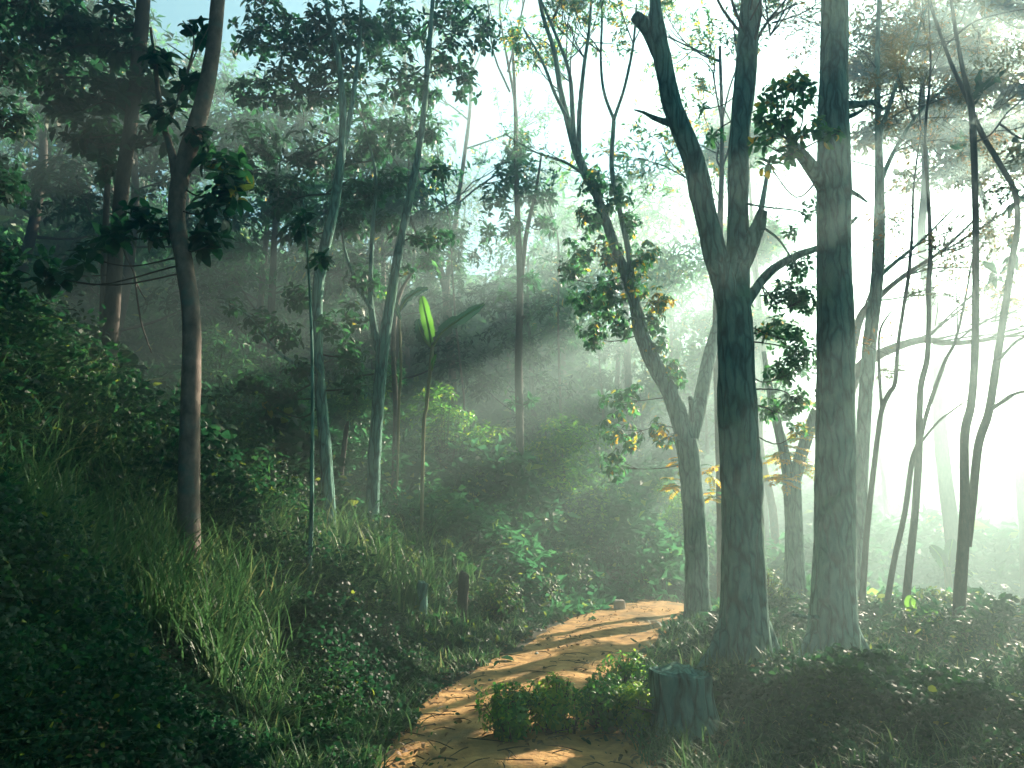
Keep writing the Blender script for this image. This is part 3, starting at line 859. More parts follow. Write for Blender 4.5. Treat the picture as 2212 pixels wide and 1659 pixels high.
# spreading tree and slim trunks on the right
R = np.random.default_rng(215)
t = Tree('spreading_tree', 'pale tree behind the thickest trunk with one long bough arching to the right', 'bark_pale', 'leaf_ochre', base=(1824, 1290), Y=13.0, sides=12)
t.stem([(1824, 1310, 44), (1827, 1150, 38), (1829, 1000, 34), (1830, 880, 32), (1836, 830, 28)], ground=True)
t.stem([(1834, 840, 28), (1855, 797, 25), (1885, 773, 23), (1935, 750, 20), (1995, 734, 16), (2041, 741, 12), (2100, 738, 10), (2180, 725, 7), (2260, 700, 4)], dY=-.6, part='limb', k=8)
t.stem([(1834, 840, 24), (1840, 760, 20), (1862, 680, 17), (1900, 640, 13), (1960, 590, 10), (2030, 545, 7), (2100, 480, 5)], dY=.5, part='limb', k=8)
for u, v, dx, dz in ((1960, 742, .9, .55), (2010, 735, 1, .4), (2050, 740, 1, .5), (2100, 738, 1, .3), (2000, 735, .9, .8), (1960, 590, .9, .5), (2030, 545, .9, .5), (1920, 625, 1, .25), (2060, 520, .8, .5), (2150, 730, 1, .4), (1990, 570, 1, .1), (1890, 650, .6, .9), (2020, 736, 1, .15)):
    t.fan_at(P(u, v, t.Y - .2), (dx, R.normal(0, .3), dz), 1.25, .02, 3, 3, .33, 9, .085, (.1, .8), .2, up=.02)
t.done()

R = np.random.default_rng(216)
t = Tree('slim_tree', 'grey slim trunk leaning beside the thickest trunk with feathery ochre crown', 'bark_teal', 'leaf_ochre', base=(1855, 1320), Y=11.5, sides=12, rough=.07)
t.stem([(1853, 1330, 34), (1855, 1200, 30), (1858, 1090, 28), (1864, 950, 29), (1870, 850, 30), (1881, 720, 29), (1893, 620, 27), (1898, 540, 26), (1900, 420, 22), (1898, 300, 16), (1895, 150, 12), (1900, -40, 8)], ground=True, k=8)
t.stem([(1894, 600, 12), (1930, 570, 9), (1990, 520, 6), (2060, 450, 3)], dY=.4, part='limb')
t.stem([(1899, 400, 12), (1930, 330, 9), (1980, 250, 7), (2050, 180, 4)], dY=.4, part='limb')
t.stem([(1898, 300, 12), (1930, 200, 9), (1970, 100, 6), (2000, 20, 4)], dY=-.2, part='limb')
for u, v, dx, dz in ((1900, 330, 1, .5), (1900, 280, 1, .5), (1897, 230, 1, .6), (1896, 180, .9, .6), (1895, 120, .9, .7), (1930, 330, 1, .3), (1970, 270, 1, .3), (1930, 200, 1, .3), (1960, 130, 1, .3), (1895, 60, .8, .8), (1930, 570, 1, .3), (1985, 520, 1, .3), (1898, 380, -.8, .5), (1897, 260, -.9, .5), (1895, 160, -.9, .6), (1896, 90, -.9, .5)):
    t.fan_at(P(u, v, t.Y + .2), (dx, R.normal(0, .4), dz), .95, .013, 3, 3, .35, 9, .07, (.1, .8), .25, up=.0)
blobs(t, [(1940, 60, 60, 16), (1960, 160, 50, 14), (1900, 110, 50, 14), (1880, 30, 60, 16), (1930, 250, 50, 12), (1870, 200, 40, 10)], dY=.6, kind='fine', L=.075, per=34, tone=(.0, .8), fine=False, br=.008)
t.done()

R = np.random.default_rng(217)
t = Tree('wavy_sapling', 'wavy thin sapling forking at mid height right of the grey slim trunk', 'bark_dark', 'leaf_ochre', base=(1861, 1345), Y=10.4, sides=9, rough=.1)
t.stem([(1861, 1350, 14), (1869, 1200, 13), (1877, 1106, 12), (1889, 1000, 11), (1904, 890, 11), (1920, 850, 10), (1934, 825, 9), (1940, 745, 8), (1951, 670, 8), (1962, 600, 8), (1970, 510, 6), (1974, 400, 5), (1990, 280, 3)], ground=True)
t.stem([(1905, 888, 7), (1899, 790, 6), (1900, 720, 5), (1916, 685, 4), (1940, 660, 2)], dY=.1, part='limb')
blobs(t, [(1920, 810, 20, 4)], dY=.3, kind='frond', L=.06, per=3, pairs=6, tone=(.1, .5), br=.004)
t.fan_at(P(1990, 280, t.Y), (.2, 0, 1), .9, .012, 3, 3, .5, 9, .09)
for v in (780, 640, 520, 400):
    t.fan_at(P(1955, v, t.Y), (R.normal(0, .7), R.normal(0, .3), .6), .6, .006, 2, 3, .5, 6, .08, (.0, .8), .2)
t.done()

R = np.random.default_rng(218)
t = Tree('twin_sapling', 'pair of joined slim dark stems with forking branches in front of bright mist', 'bark_dark', 'leaf_ochre', base=(1955, 1345), Y=10.4, sides=9, rough=.08)
t.stem([(1954, 1350, 17), (1965, 1220, 16), (1977, 1106, 15), (1985, 980, 15), (1986, 900, 14), (1990, 830, 13), (2003, 775, 12), (2006, 700, 11), (2006, 620, 11), (2010, 550, 10), (2006, 430, 8), (1998, 300, 7), (2010, 150, 5), (2005, 0, 3)], ground=True)
t.stem([(1912, 1345, 13), (1930, 1220, 12), (1955, 1106, 11), (1970, 1000, 11), (1983, 960, 10)], ground=True, part='stem')
t.stem([(1988, 950, 10), (2000, 900, 9), (2016, 850, 9), (2042, 780, 8), (2064, 735, 6), (2085, 646, 5), (2100, 560, 3)], dY=-.2, part='limb')
t.stem([(1990, 955, 5), (2025, 913, 5), (2060, 885, 4), (2095, 860, 2)], dY=-.2, part='limb')
blobs(t, [(2030, 640, 16, 3), (1975, 640, 16, 3)], dY=.1, kind='frond', L=.06, per=3, pairs=6, tone=(.0, .4), br=.004)
for u, v in ((2000, 300), (2008, 160), (2064, 735)):
    t.fan_at(P(u, v, t.Y), (R.normal(.2, .5), 0, .9), .8, .01, 3, 3, .5, 8, .09)
for v in (700, 560, 450, 350, 820):
    t.fan_at(P(2008, v, t.Y), (R.normal(0, .7), R.normal(0, .3), .6), .6, .006, 2, 3, .5, 6, .08, (.0, .8), .2)
t.done()

R = np.random.default_rng(219)
t = Tree('crossing_tree', 'brown tree at the right with two stems crossing near the top', 'bark_dark', 'leaf_ochre', base=(2071, 1345), Y=9.6, sides=12, rough=.07)
t.stem([(2070, 1350, 26), (2078, 1220, 24), (2084, 1100, 20), (2083, 1000, 18), (2085, 930, 18), (2098, 870, 17), (2106, 760, 16), (2108, 553, 15), (2106, 400, 14), (2099, 240, 15), (2082, 160, 10), (2066, 77, 9), (2055, 0, 8), (2040, -150, 6)], ground=True, k=8)
t.stem([(2090, 1180, 16), (2100, 1090, 17), (2114, 960, 17), (2136, 890, 17), (2152, 786, 16), (2172, 660, 15), (2188, 553, 14), (2198, 490, 13), (2192, 415, 12), (2163, 360, 12), (2127, 300, 12), (2103, 250, 12), (2086, 205, 11), (2060, 150, 9), (2040, 98, 8), (2008, 0, 7), (1990, -100, 5)], dY=.3, part='limb', k=8)
t.stem([(2140, 885, 9), (2165, 868, 8), (2195, 850, 7), (2240, 840, 5)], part='limb')
t.stem([(2154, 780, 8), (2175, 758, 7), (2200, 735, 6), (2250, 715, 4)], part='limb')
t.stem([(2100, 310, 5), (2140, 290, 4), (2180, 240, 4), (2240, 190, 3)], dY=.5, part='limb')
t.stem([(2040, 100, 4), (2100, 50, 4), (2160, 30, 3), (2240, 15, 2)], dY=.2, part='limb')
for u, v, dx, dz in ((2125, 250, 1, .6), (2160, 270, 1, .2), (2190, 240, 1, .4), (2100, 60, 1, .3), (2150, 35, 1, -.2), (2060, 60, .8, .8), (2190, 480, 1, .4), (2170, 700, 1, .4), (2200, 735, .8, .5), (2180, 860, .9, .3), (2190, 415, 1, .5)):
    t.fan_at(P(u, v, t.Y + .1), (dx, R.normal(0, .4), dz), .62, .007, 3, 3, .42, 3, .07, (0, .6), .08)
blobs(t, [(2150, 420, 45, 9), (2190, 330, 36, 6), (2160, 130, 40, 6), (2205, 110, 36, 6)], dY=.4, kind='fine', L=.08, per=20, tone=(.0, .6), fine=False, br=.005, wr=.4)
blobs(t, [(2080, -260, 220, 40), (2300, -100, 200, 40), (2360, 250, 140, 24)], kind='whorl', L=.14, tone=(0, .6), fine=False)
t.done()


# ------------------------------------------------------------------ trees placed by plan, copies of a few kinds
class PlanTree(Tree):
    def __init__(s, name, label, bark, leaf, cat='tree', group=None, pos=(0, 0, 0)):
        s.name, s.label, s.cat, s.group, s.bark, s.leaf = name, label, cat, group, bark, leaf
        s.trunk, s.branches, s.crown, s.extra, s.skel = MB(), MB(), MB(), [], []
        s.base = np.array(pos, float)


def copy_thing(o, loc, rz, sc_, label=None, group=None, sz=1.0):
    c = o.copy()
    C.objects.link(c)
    c.location = [float(a) for a in loc]
    c.rotation_euler = (0, 0, rz)
    c.scale = (sc_, sc_, sc_ * sz)
    if label:
        c['label'] = label
    if group:
        c['group'] = group
    for ch in o.children:
        k = ch.copy()
        C.objects.link(k)
        k.parent = c
    return c


def plan_tree(name, label, cat, group, bark, leaf, H, rad0, clear, spread, n_limb, tips, L, per, kind, tone, yellow=0, lean=.08, flat=.6, fine=False, crown_r=.3):
    t = PlanTree(name, label, bark, leaf, cat, group)
    zs = np.linspace(-.6, H, 9)
    wob = np.cumsum(R.normal(0, lean * H / 9, (9, 2)), 0)
    p = np.column_stack([wob, zs])
    p[0, :2] = p[1, :2]
    r = rad0 * np.linspace(1.15, .22, 9)
    c = tube(t.trunk, p, r, 9, 5, .1)
    t.skel.append(c)
    for i in range(n_limb):
        f = clear + (1 - clear) * (i + R.random()) / n_limb
        st = c[min(len(c) - 1, int(f * (len(c) - 1)))]
        th = i * 2.399 + R.normal(0, .4)
        ln = H * spread * (1.15 - .7 * f) * R.uniform(.7, 1.2)
        d = unit(np.array([math.cos(th), math.sin(th), R.uniform(.35, 1.0)]))
        e = st + d * ln
        pp = tube(t.branches, [st, st + d * ln * .5 + np.array([0, 0, -.06 * ln]), e], [rad0 * .4 * (1.1 - f), rad0 * .25 * (1.1 - f), rad0 * .08], 5, 4)
        cr = H * crown_r * R.uniform(.35, .6)
        o = unit(R.normal(size=(tips, 3))) * (R.random((tips, 1)) ** .5) * cr * np.array([1.15, 1.15, flat])
        tp = pp[-1] * .75 + pp[-3] * .25 + o
        for q_ in tp[::2]:
            tube(t.branches, [pp[-2], (pp[-2] + q_) / 2 + R.normal(0, .05, 3) * cr, q_], [rad0 * .09, rad0 * .06, rad0 * .03], 3, 2, cap=False)
        if kind == 'whorl':
            whorls(t.crown, tp, o + np.array([0, 0, cr * .6]), per, L, .42, tone, fine, yellow)
        else:
            fine_leaves(t.crown, tp, cr * .22, per, L, tone)
    return t.done()


def on_ground(x, y, dz=-.05):
    return (x, y, float(G(x, y)) + dz)


R = np.random.default_rng(100)
# hillside trees: three kinds, many copies
lab_h = 'hazy leafy tree standing on the far misty hillside'
kinds = [plan_tree('hillside_tree', lab_h, 'tree', 'trees on the misty hillside', 'bark_dark', 'leaf_green', 8, .14, .4, .26, 9, 22, .3, 7, 'whorl', (.0, .6)),
         plan_tree('hillside_tree', lab_h, 'tree', 'trees on the misty hillside', 'bark_pale', 'leaf_green', 9, .12, .5, .28, 10, 16, .24, 16, 'fine', (.2, .78)),
         plan_tree('hillside_tree', lab_h, 'tree', 'trees on the misty hillside', 'bark_pale', 'leaf_weed', 7, .11, .25, .3, 10, 22, .26, 7, 'whorl', (.1, .78))]
spots = []
for az, r in [(-33, 30), (-30, 36), (-27, 31), (-24, 38), (-21, 33), (-17, 29), (-14, 36), (-12, 30), (-8, 33), (-5, 28), (-4, 38), (0, 32), (2, 28), (4, 36), (7, 33), (10, 37), (14, 40), (18, 42),
              (-20, 24), (-10, 23), (1, 22.5), (-36, 34), (-29, 27), (5, 42), (-8, 42), (-18, 44), (-28, 44), (-34, 42), (9, 46), (0, 47)]:
    spots.append((r * math.sin(rad(az)), r * math.cos(rad(az)), 1))
spots += [(8.5, 40, 1.5), (6, 41, 1.45), (10.5, 37.5, 1.5), (3.5, 42, 1.4), (7.6, 36, 1.35), (1.5, 40, 1.4), (12, 41, 1.4), (5.2, 38, 1.3)]
airy = [(4.2, 28, 1.5), (9.2, 34, 1.6)]
for i, (x, y, big) in enumerate(spots):
    s_ = R.uniform(.75, 1.15) if big == 1 else big
    if i < 3:
        o = kinds[i]
        o.location = on_ground(x, y)
        o.scale = (s_, s_, s_)
    else:
        copy_thing(kinds[i % 3], on_ground(x, y), R.uniform(0, 6.28), s_, sz=R.uniform(.9, 1.15))

R = np.random.default_rng(101)
airy_tree = kinds[1]
# dark dense trees higher on the left slope
lab_d = 'dense dark-leaved tree on the slope behind the leafy slim trees'
kd = [plan_tree('dense_tree', lab_d, 'tree', 'dense trees on the left slope', 'bark_dark', 'leaf_dark', 11, .15, .32, .24, 13, 46, .24, 8, 'whorl', (.0, .6), crown_r=.24, flat=.7),
      plan_tree('dense_tree', lab_d, 'tree', 'dense trees on the left slope', 'bark_dark', 'leaf_green', 10, .13, .3, .26, 12, 46, .22, 8, 'whorl', (.0, .6), crown_r=.24, flat=.7)]
for i, (x, y, s_) in enumerate([(-9, 17, 1), (-5.8, 18.5, 1), (-12.5, 19, 1.05), (-7.5, 22, 1.1), (-3.4, 21, .95), (-11, 25, 1.1), (-4.6, 26, 1.1), (-15, 25, 1.1), (-17, 20, 1)]):
    if i < 2:
        kd[i].location = on_ground(x, y)
    else:
        copy_thing(kd[i % 2], on_ground(x, y), R.uniform(0, 6.28), s_)

R = np.random.default_rng(131)
for x, y, s_ in airy:
    copy_thing(airy_tree, on_ground(x, y), R.uniform(0, 6.28), s_, 'tall airy tree reaching the bright sky gap beyond the misty trunk', 'tall airy trees against the sky gap')

# trees over the valley at the right, browner
lab_v = 'brownish backlit tree standing in the bright mist of the valley at the right'
kinds = [plan_tree('valley_tree', lab_v, 'tree', 'backlit trees of the right-hand valley', 'bark_dark', 'leaf_ochre', 17.5, .2, .77, .17, 12, 26, .24, 24, 'fine', (.0, .7), flat=.4, crown_r=.12),
         plan_tree('valley_tree', lab_v, 'tree', 'backlit trees of the right-hand valley', 'bark_dark', 'leaf_ochre', 17.5, .19, .78, .17, 11, 44, .26, 8, 'whorl', (.0, .6), flat=.4, crown_r=.12)]
vs_ = [(12, 21.6, 1.1), (14.2, 19.6, 1.1), (15.5, 24, 1.1), (17.5, 21, 1.1), (18, 38, .62), (24, 36, .8), (27, 46, .75), (20, 50, .7), (32, 40, .9), (34, 52, .9), (25, 58, .8)]
for i, (x, y, s_) in enumerate(vs_):
    if i < 2:
        o = kinds[i]
        o.location = on_ground(x, y)
        o.scale = (s_, s_, s_)
    else:
        copy_thing(kinds[i % 2], on_ground(x, y), R.uniform(0, 6.28), s_, sz=R.uniform(.9, 1.1))

R = np.random.default_rng(102)
# pale layered trees ahead, between the sun and the slope: their tiers of foliage cut the light into beams
lab_b = 'pale hazy tree with separate tiers of foliage beyond the road bend'


def tiered_tree(H, tiers, Rt, seed):
    t = PlanTree('layered_tree', lab_b, 'bark_pale', 'leaf_green', 'tree', 'pale layered trees beyond the road bend')
    zs = np.linspace(-3, H, 10)
    p = np.column_stack([np.cumsum(R.normal(0, .1, (10, 2)), 0), zs])
    c = tube(t.trunk, p, .13 * np.linspace(1.2, .2, 10), 9, 5, .1)
    t.skel.append(c)
    for z in tiers:
        st = c[np.argmin(np.abs(c[:, 2] - z + .35))]
        rt = Rt * R.uniform(.8, 1.2)
        cen = np.array([*R.normal(0, .3, 2), z]) + np.array([st[0], st[1], 0])
        tips = []
        for k in range(6):
            th = k * 1.05 + R.normal(0, .2)
            e = cen + np.array([math.cos(th) * rt, math.sin(th) * rt * 1.25, R.normal(-.1, .22)]) * np.array([*R.uniform(.7, 1.25, 2), 1])
            pp = tube(t.branches, [st, (st + e) / 2 + np.array([0, 0, .08]), e], [.03, .02, .007], 4, 3)
            tips.append(pp[2:] + R.normal(0, .1, pp[2:].shape))
            for q_ in pp[1:-1]:
                for _ in range(3):
                    f = q_ + R.normal(0, .3, 3) * rt * np.array([1, 1, .2])
                    tube(t.branches, [q_, f], [.009, .004], 3, 1, cap=False)
                    tips.append(f[None])
                    tips.append(f[None] + R.normal(0, .12, (2, 3)))
        tips = np.vstack(tips)
        whorls(t.crown, tips, np.tile([0, 0, 1.], (len(tips), 1)) + R.normal(0, .3, (len(tips), 3)), 9, .19, .42, (.1, .75), False, .06)
    return t.done()


kb = [tiered_tree(15, (6.1, 8.4, 11.2, 14.2), .95, 1), tiered_tree(15.5, (6.2, 8.3, 11.1, 14.4), .9, 2)]
for i, (x, y, s_) in enumerate([(7.2, 21.6, 1), (7.9, 24.2, 1.08), (8.5, 27, 1.2), (9.6, 30.5, 1.3), (10.4, 33.5, 1.42)]):
    z = float(G(7.2, 21.6))
    o = kb[i] if i < 2 else copy_thing(kb[i % 2], (x, y, z), R.uniform(-.5, .5) + 3.14 * (i % 3 == 0), 1)
    o.location = (x, y, z)
    o.scale = (s_, s_, s_)

R = np.random.default_rng(103)
# unseen trees added round and behind the photographer to shade the foreground
lab_c = 'leafy shade tree added out of view around the photographer'
k0 = plan_tree('shade_tree', lab_c, 'tree', 'added shade trees around the photographer', 'bark_teal', 'leaf_dark', 12, .2, .35, .34, 14, 34, .34, 8, 'whorl', (.0, .6), crown_r=.4)
fs = [(-7, -3), (-3, -6), (3, -6), (8, -3), (-11, 1), (-9.5, 6.5), (12, 3), (-14, 8), (-2, -11), (8, -9), (-8, -9), (11, 9), (-6.5, 2.2), (-9.5, 4.2), (-11.5, 8), (-11, 11)]
for i, (x, y) in enumerate(fs):
    if i == 0:
        k0.location = on_ground(x, y)
    else:
        copy_thing(k0, on_ground(x, y), R.uniform(0, 6.28), R.uniform(.85, 1.15))



R = np.random.default_rng(120)
k1 = plan_tree('edge_shade_tree', 'bushy shade tree added out of view just outside the right edge of the picture', 'tree', 'added shade trees outside the right edge', 'bark_teal', 'leaf_dark', 7, .12, .12, .3, 12, 40, .2, 8, 'whorl', (.0, .6), crown_r=.34, flat=.8)  # added out of view to shade the near right bank
k1.location = on_ground(10.2, 11.0)
copy_thing(k1, on_ground(11.2, 8.4), 2.0, 1.1)
copy_thing(k1, on_ground(13.2, 12.6), 4.0, 1.15)

# shrubs dotted over the misty slope
lab_s = 'leafy shrub growing on the misty slope between road bend and hillside trees'
ks = [plan_tree('slope_shrub', lab_s, 'shrub', 'shrubs on the misty slope', 'bark_dark', 'leaf_slope', 2.6, .05, .1, .32, 11, 34, .13, 8, 'whorl', (.2, .78), crown_r=.45, flat=.85, yellow=.03),
      plan_tree('slope_shrub', lab_s, 'shrub', 'shrubs on the misty slope', 'bark_dark', 'leaf_bright', 2.0, .04, .1, .4, 11, 34, .12, 8, 'whorl', (.4, .8), crown_r=.5, flat=.8, yellow=.1)]
for i in range(34):
    a_ = R.uniform(-22, 13)
    r_ = R.uniform(13.5, 27)
    x, y = r_ * math.sin(rad(a_)), r_ * math.cos(rad(a_))
    if road_dist(x, y) < 1.9:
        x -= 2.4
    s_ = R.uniform(.6, 1.25)
    if i < 2:
        ks[i].location = on_ground(x, y)
        ks[i].scale = (s_, s_, s_)
    else:
        copy_thing(ks[i % 2], on_ground(x, y), R.uniform(0, 6.28), s_)

# ------------------------------------------------------------------ bushes
R = np.random.default_rng(104)
# ------------------------------------------------------------------ bushes
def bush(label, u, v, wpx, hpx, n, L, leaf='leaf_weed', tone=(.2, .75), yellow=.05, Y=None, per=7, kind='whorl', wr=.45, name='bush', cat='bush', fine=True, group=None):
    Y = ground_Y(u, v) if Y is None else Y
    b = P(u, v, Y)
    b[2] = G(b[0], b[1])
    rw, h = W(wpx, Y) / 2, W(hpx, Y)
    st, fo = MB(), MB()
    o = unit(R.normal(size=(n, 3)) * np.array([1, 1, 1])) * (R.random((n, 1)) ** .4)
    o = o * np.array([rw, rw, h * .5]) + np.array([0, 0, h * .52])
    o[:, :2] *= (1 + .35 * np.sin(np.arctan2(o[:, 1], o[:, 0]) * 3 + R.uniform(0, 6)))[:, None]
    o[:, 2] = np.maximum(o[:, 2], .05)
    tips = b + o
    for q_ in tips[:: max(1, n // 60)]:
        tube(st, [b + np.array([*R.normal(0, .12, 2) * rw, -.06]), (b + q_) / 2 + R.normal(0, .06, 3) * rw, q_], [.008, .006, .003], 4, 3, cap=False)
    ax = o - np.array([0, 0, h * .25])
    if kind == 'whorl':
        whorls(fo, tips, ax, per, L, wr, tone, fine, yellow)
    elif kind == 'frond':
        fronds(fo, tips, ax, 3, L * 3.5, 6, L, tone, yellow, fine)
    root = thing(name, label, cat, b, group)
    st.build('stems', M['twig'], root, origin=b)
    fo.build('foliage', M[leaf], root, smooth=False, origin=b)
    return root


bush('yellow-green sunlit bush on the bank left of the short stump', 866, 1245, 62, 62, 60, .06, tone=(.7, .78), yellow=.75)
bush('rounded pale-leaved bush on the slope above the dark post', 1012, 1235, 110, 80, 110, .085, tone=(.4, .78), yellow=.1)
bush('tall vine-draped shrub rising under the banana plant', 962, 1110, 72, 260, 190, .1, tone=(.2, .75), yellow=.12)
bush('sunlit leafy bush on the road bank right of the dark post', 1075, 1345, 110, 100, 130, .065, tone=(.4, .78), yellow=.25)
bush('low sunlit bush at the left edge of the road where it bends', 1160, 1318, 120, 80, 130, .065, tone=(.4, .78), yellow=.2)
bush('larger green bush behind the bend of the road', 1215, 1292, 120, 110, 130, .08, tone=(.2, .75), yellow=.08)
bush('dim misty bush beyond the pale stone by the road', 1290, 1296, 130, 90, 90, .1, tone=(.1, .6), Y=16.5)
bush('leafy green bush at the front left of the double-exposed patch on the road edge', 1105, 1605, 130, 125, 260, .05, 'leaf_bright', tone=(.2, .78), yellow=.1)  # overlaid foliage of a double exposure, built as bushes
bush('bright yellow-green bush in the middle of the double-exposed patch on the road edge', 1200, 1590, 110, 118, 230, .05, 'leaf_bright', tone=(.65, .78), yellow=.6)
bush('dark green bush at the right of the double-exposed patch beside the broad stump', 1310, 1580, 140, 112, 260, .05, 'leaf_bright', tone=(.1, .7), yellow=.05)
bush('yellow bush of the double-exposed patch touching the left side of the broad dark stump', 1372, 1588, 84, 104, 190, .05, 'leaf_bright', tone=(.65, .78), yellow=.65)
bush('rounded green bush of the double-exposed patch behind the broad dark stump', 1360, 1500, 110, 86, 180, .05, 'leaf_bright', tone=(.3, .78), yellow=.15)
bush('bright green weeds between the two thick trunks', 1700, 1345, 90, 70, 110, .06, tone=(.5, .78), yellow=.5)
bush('tall yellowish weeds touching the thick forked trunk', 1668, 1330, 60, 100, 90, .07, tone=(.6, .78), yellow=.6)
bush('yellow backlit weeds in front of the grey slim trunk', 1880, 1345, 80, 60, 70, .07, tone=(.5, .78), yellow=.6)
bush('yellow-green broad-leaved plant left of the crossing brown tree', 2035, 1340, 90, 70, 60, .085, tone=(.6, .78), yellow=.75)
bush('yellow-green weeds right of the crossing brown tree', 2125, 1345, 90, 62, 70, .075, tone=(.5, .78), yellow=.6)
bush('spindly weeds at the right edge of the picture on the bank', 2195, 1350, 80, 60, 60, .07, tone=(.4, .78), yellow=.4)
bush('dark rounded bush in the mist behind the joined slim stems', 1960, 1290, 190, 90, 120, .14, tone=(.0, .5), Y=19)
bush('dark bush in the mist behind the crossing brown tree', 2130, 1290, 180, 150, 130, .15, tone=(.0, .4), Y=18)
bush('leafy bush in dappled light at the foot of the sapling pole', 640, 1175, 120, 90, 130, .06, tone=(.2, .78), yellow=.1)
bush('small-leaved bush right of the bent tree on the left bank', 505, 1180, 110, 80, 120, .05, tone=(.1, .7), yellow=.05)
bush('sunlit weeds around the foot of the bent tree', 465, 1275, 70, 60, 90, .045, tone=(.2, .78), yellow=.1)
bush('broad bush on the misty slope between leafy tree and twin-stemmed tree', 590, 1080, 120, 70, 110, .09, tone=(.2, .78), yellow=.1)


R = np.random.default_rng(105)
# ------------------------------------------------------------------ banana plants
def blade(mb, path, width, tone, torn=.0, fold=.25, seg=22):
    p = catmull(np.asarray(path), 8)
    k = np.linspace(0, len(p) - 1, seg)
    p = np.column_stack([np.interp(k, np.arange(len(p)), p[:, a]) for a in range(3)])
    tan = unit(np.gradient(p, axis=0))
    view = unit(p.mean(0) - np.array([0, 0, CAMH]))
    side = unit(np.cross(tan, view + np.array([.15, 0, .2])))
    nr = np.cross(side, tan)
    s = np.linspace(0, 1, seg)
    prof = width * .5 * np.sin(np.pi * np.clip(s * .93 + .05, 0, 1)) ** .55
    V = np.zeros((seg, 3, 3))
    for c, sg in ((0, -1), (2, 1)):
        tear = 1 - torn * (R.random(seg) < .35) * R.uniform(.3, .8, seg)
        V[:, c] = p + side * (sg * prof * tear)[:, None] - nr * (fold * prof * tear)[:, None] + tan * (.25 * prof)[:, None]
    V[:, 1] = p
    q = []
    for a in range(seg - 1):
        for c in range(2):
            q.append([a * 3 + c, a * 3 + c + 1, a * 3 + 3 + c + 1, a * 3 + 3 + c])
    mb.add(V.reshape(-1, 3), q, None, tone)


def banana(label, base_uv, stem, lvs, Y=None):
    Y = ground_Y(*base_uv) if Y is None else Y
    b = P(base_uv[0], base_uv[1], Y)
    b[2] = G(b[0], b[1])
    root = thing('banana_plant', label, 'banana plant', b)
    mb = MB()
    pts = np.array([P(u, v, Y) for u, v, w_ in stem])
    rr = np.array([W(w_, Y) / 2 for u, v, w_ in stem])
    pts = np.vstack([[pts[0][0], pts[0][1], min(pts[0][2], b[2]) - .15], pts])
    rr = np.concatenate([[rr[0]], rr])
    tube(mb, pts, rr, 9, 5, .08)
    mb.build('stem', M['banana_stem'], root, origin=b)
    for path, wpx, tone, torn in lvs:
        m_ = MB()
        pp = [P(n_[0], n_[1], Y + (n_[2] if len(n_) > 2 else 0)) for n_ in path]
        blade(m_, pp, W(wpx, Y), tone, torn)
        tube(m_, pp, np.linspace(W(3, Y), W(.8, Y), len(pp)), 5, 5, tone=.7)
        m_.build('leaf', M['banana'], root, origin=b)
    return root


banana('tall banana plant with one bright upright leaf and a torn dark leaf', (914, 935),
       [(915, 930, 8), (921, 880, 8), (927, 820, 8), (932, 770, 9), (935, 745, 7)],
       [([(934, 752), (928, 715, .05), (918, 670, .05), (911, 640, .1)], 27, .62, .15),
        ([(935, 750), (955, 718, -.1), (995, 688, -.2), (1046, 656, -.4)], 30, .0, .8),
        ([(933, 752), (918, 735, .2), (907, 712, .3), (902, 690, .3)], 30, .0, .6),
        ([(932, 800), (936, 780, -.1), (942, 765, -.2)], 8, .5, .0)], Y=12.5)
banana('banana plant half hidden behind the twin-stemmed tree with one drooping dark leaf', (868, 880),
       [(862, 880, 6), (866, 800, 6), (864, 720, 6), (862, 670, 6)],
       [([(862, 672), (880, 645, -.1), (905, 628, -.2), (925, 622, -.3)], 18, .0, .6), ([(862, 672), (852, 648), (855, 665, -.2), (866, 690, -.3)], 18, .0, .5), ([(862, 672), (840, 640, .1), (815, 640, .2)], 18, .9, .1)], Y=14)
banana('small bright banana shoot at the foot of the tall banana plant', (902, 870),
       [(906, 870, 5), (904, 850, 4)], [([(904, 858), (900, 830), (899, 806)], 13, 1.0, 0), ([(905, 860), (915, 850), (925, 852)], 10, .8, 0), ([(904, 862), (893, 852), (884, 858)], 9, .9, 0)])
banana('small banana shoot with a dry pale stem on the slope', (1140, 1195),
       [(1143, 1195, 6), (1148, 1160, 5), (1155, 1118, 4)], [([(1142, 1180), (1133, 1150), (1128, 1128)], 13, 1.0, 0), ([(1143, 1175), (1158, 1160), (1166, 1168)], 8, .5, .2), ([(1142, 1182), (1128, 1172), (1118, 1180)], 9, .8, 0)])
banana('yellow backlit banana shoot with one curved upright leaf on the right bank', (1990, 1350),
       [(1992, 1352, 9), (1988, 1335, 8)], [([(1988, 1348), (1972, 1325), (1966, 1300), (1972, 1288)], 22, .7, .0), ([(1990, 1345), (2005, 1325), (2028, 1318)], 20, .6, 0), ([(1990, 1345), (2000, 1335), (2022, 1345)], 18, .6, 0)], Y=9.6)
banana('dark banana clump looming in the mist of the valley', (2050, 1260),
       [(2050, 1265, 16), (2046, 1225, 14)], [([(2046, 1235), (2030, 1200), (2010, 1178)], 26, .1, .3), ([(2046, 1235), (2052, 1195), (2058, 1165)], 28, .1, .3), ([(2046, 1235), (2070, 1200), (2082, 1170)], 24, .1, .4), ([(2046, 1240), (2080, 1235), (2100, 1245)], 20, .1, .4)], Y=18)
banana('small banana shoot beside the foot of the twin-stemmed tree', (825, 1135),
       [(822, 1135, 5), (822, 1118, 4)], [([(822, 1122), (830, 1104), (848, 1108), (856, 1128)], 9, 1.0, 0), ([(822, 1122), (824, 1108), (836, 1112)], 8, .9, 0), ([(821, 1124), (812, 1108), (806, 1118)], 8, .8, 0)])


R = np.random.default_rng(106)
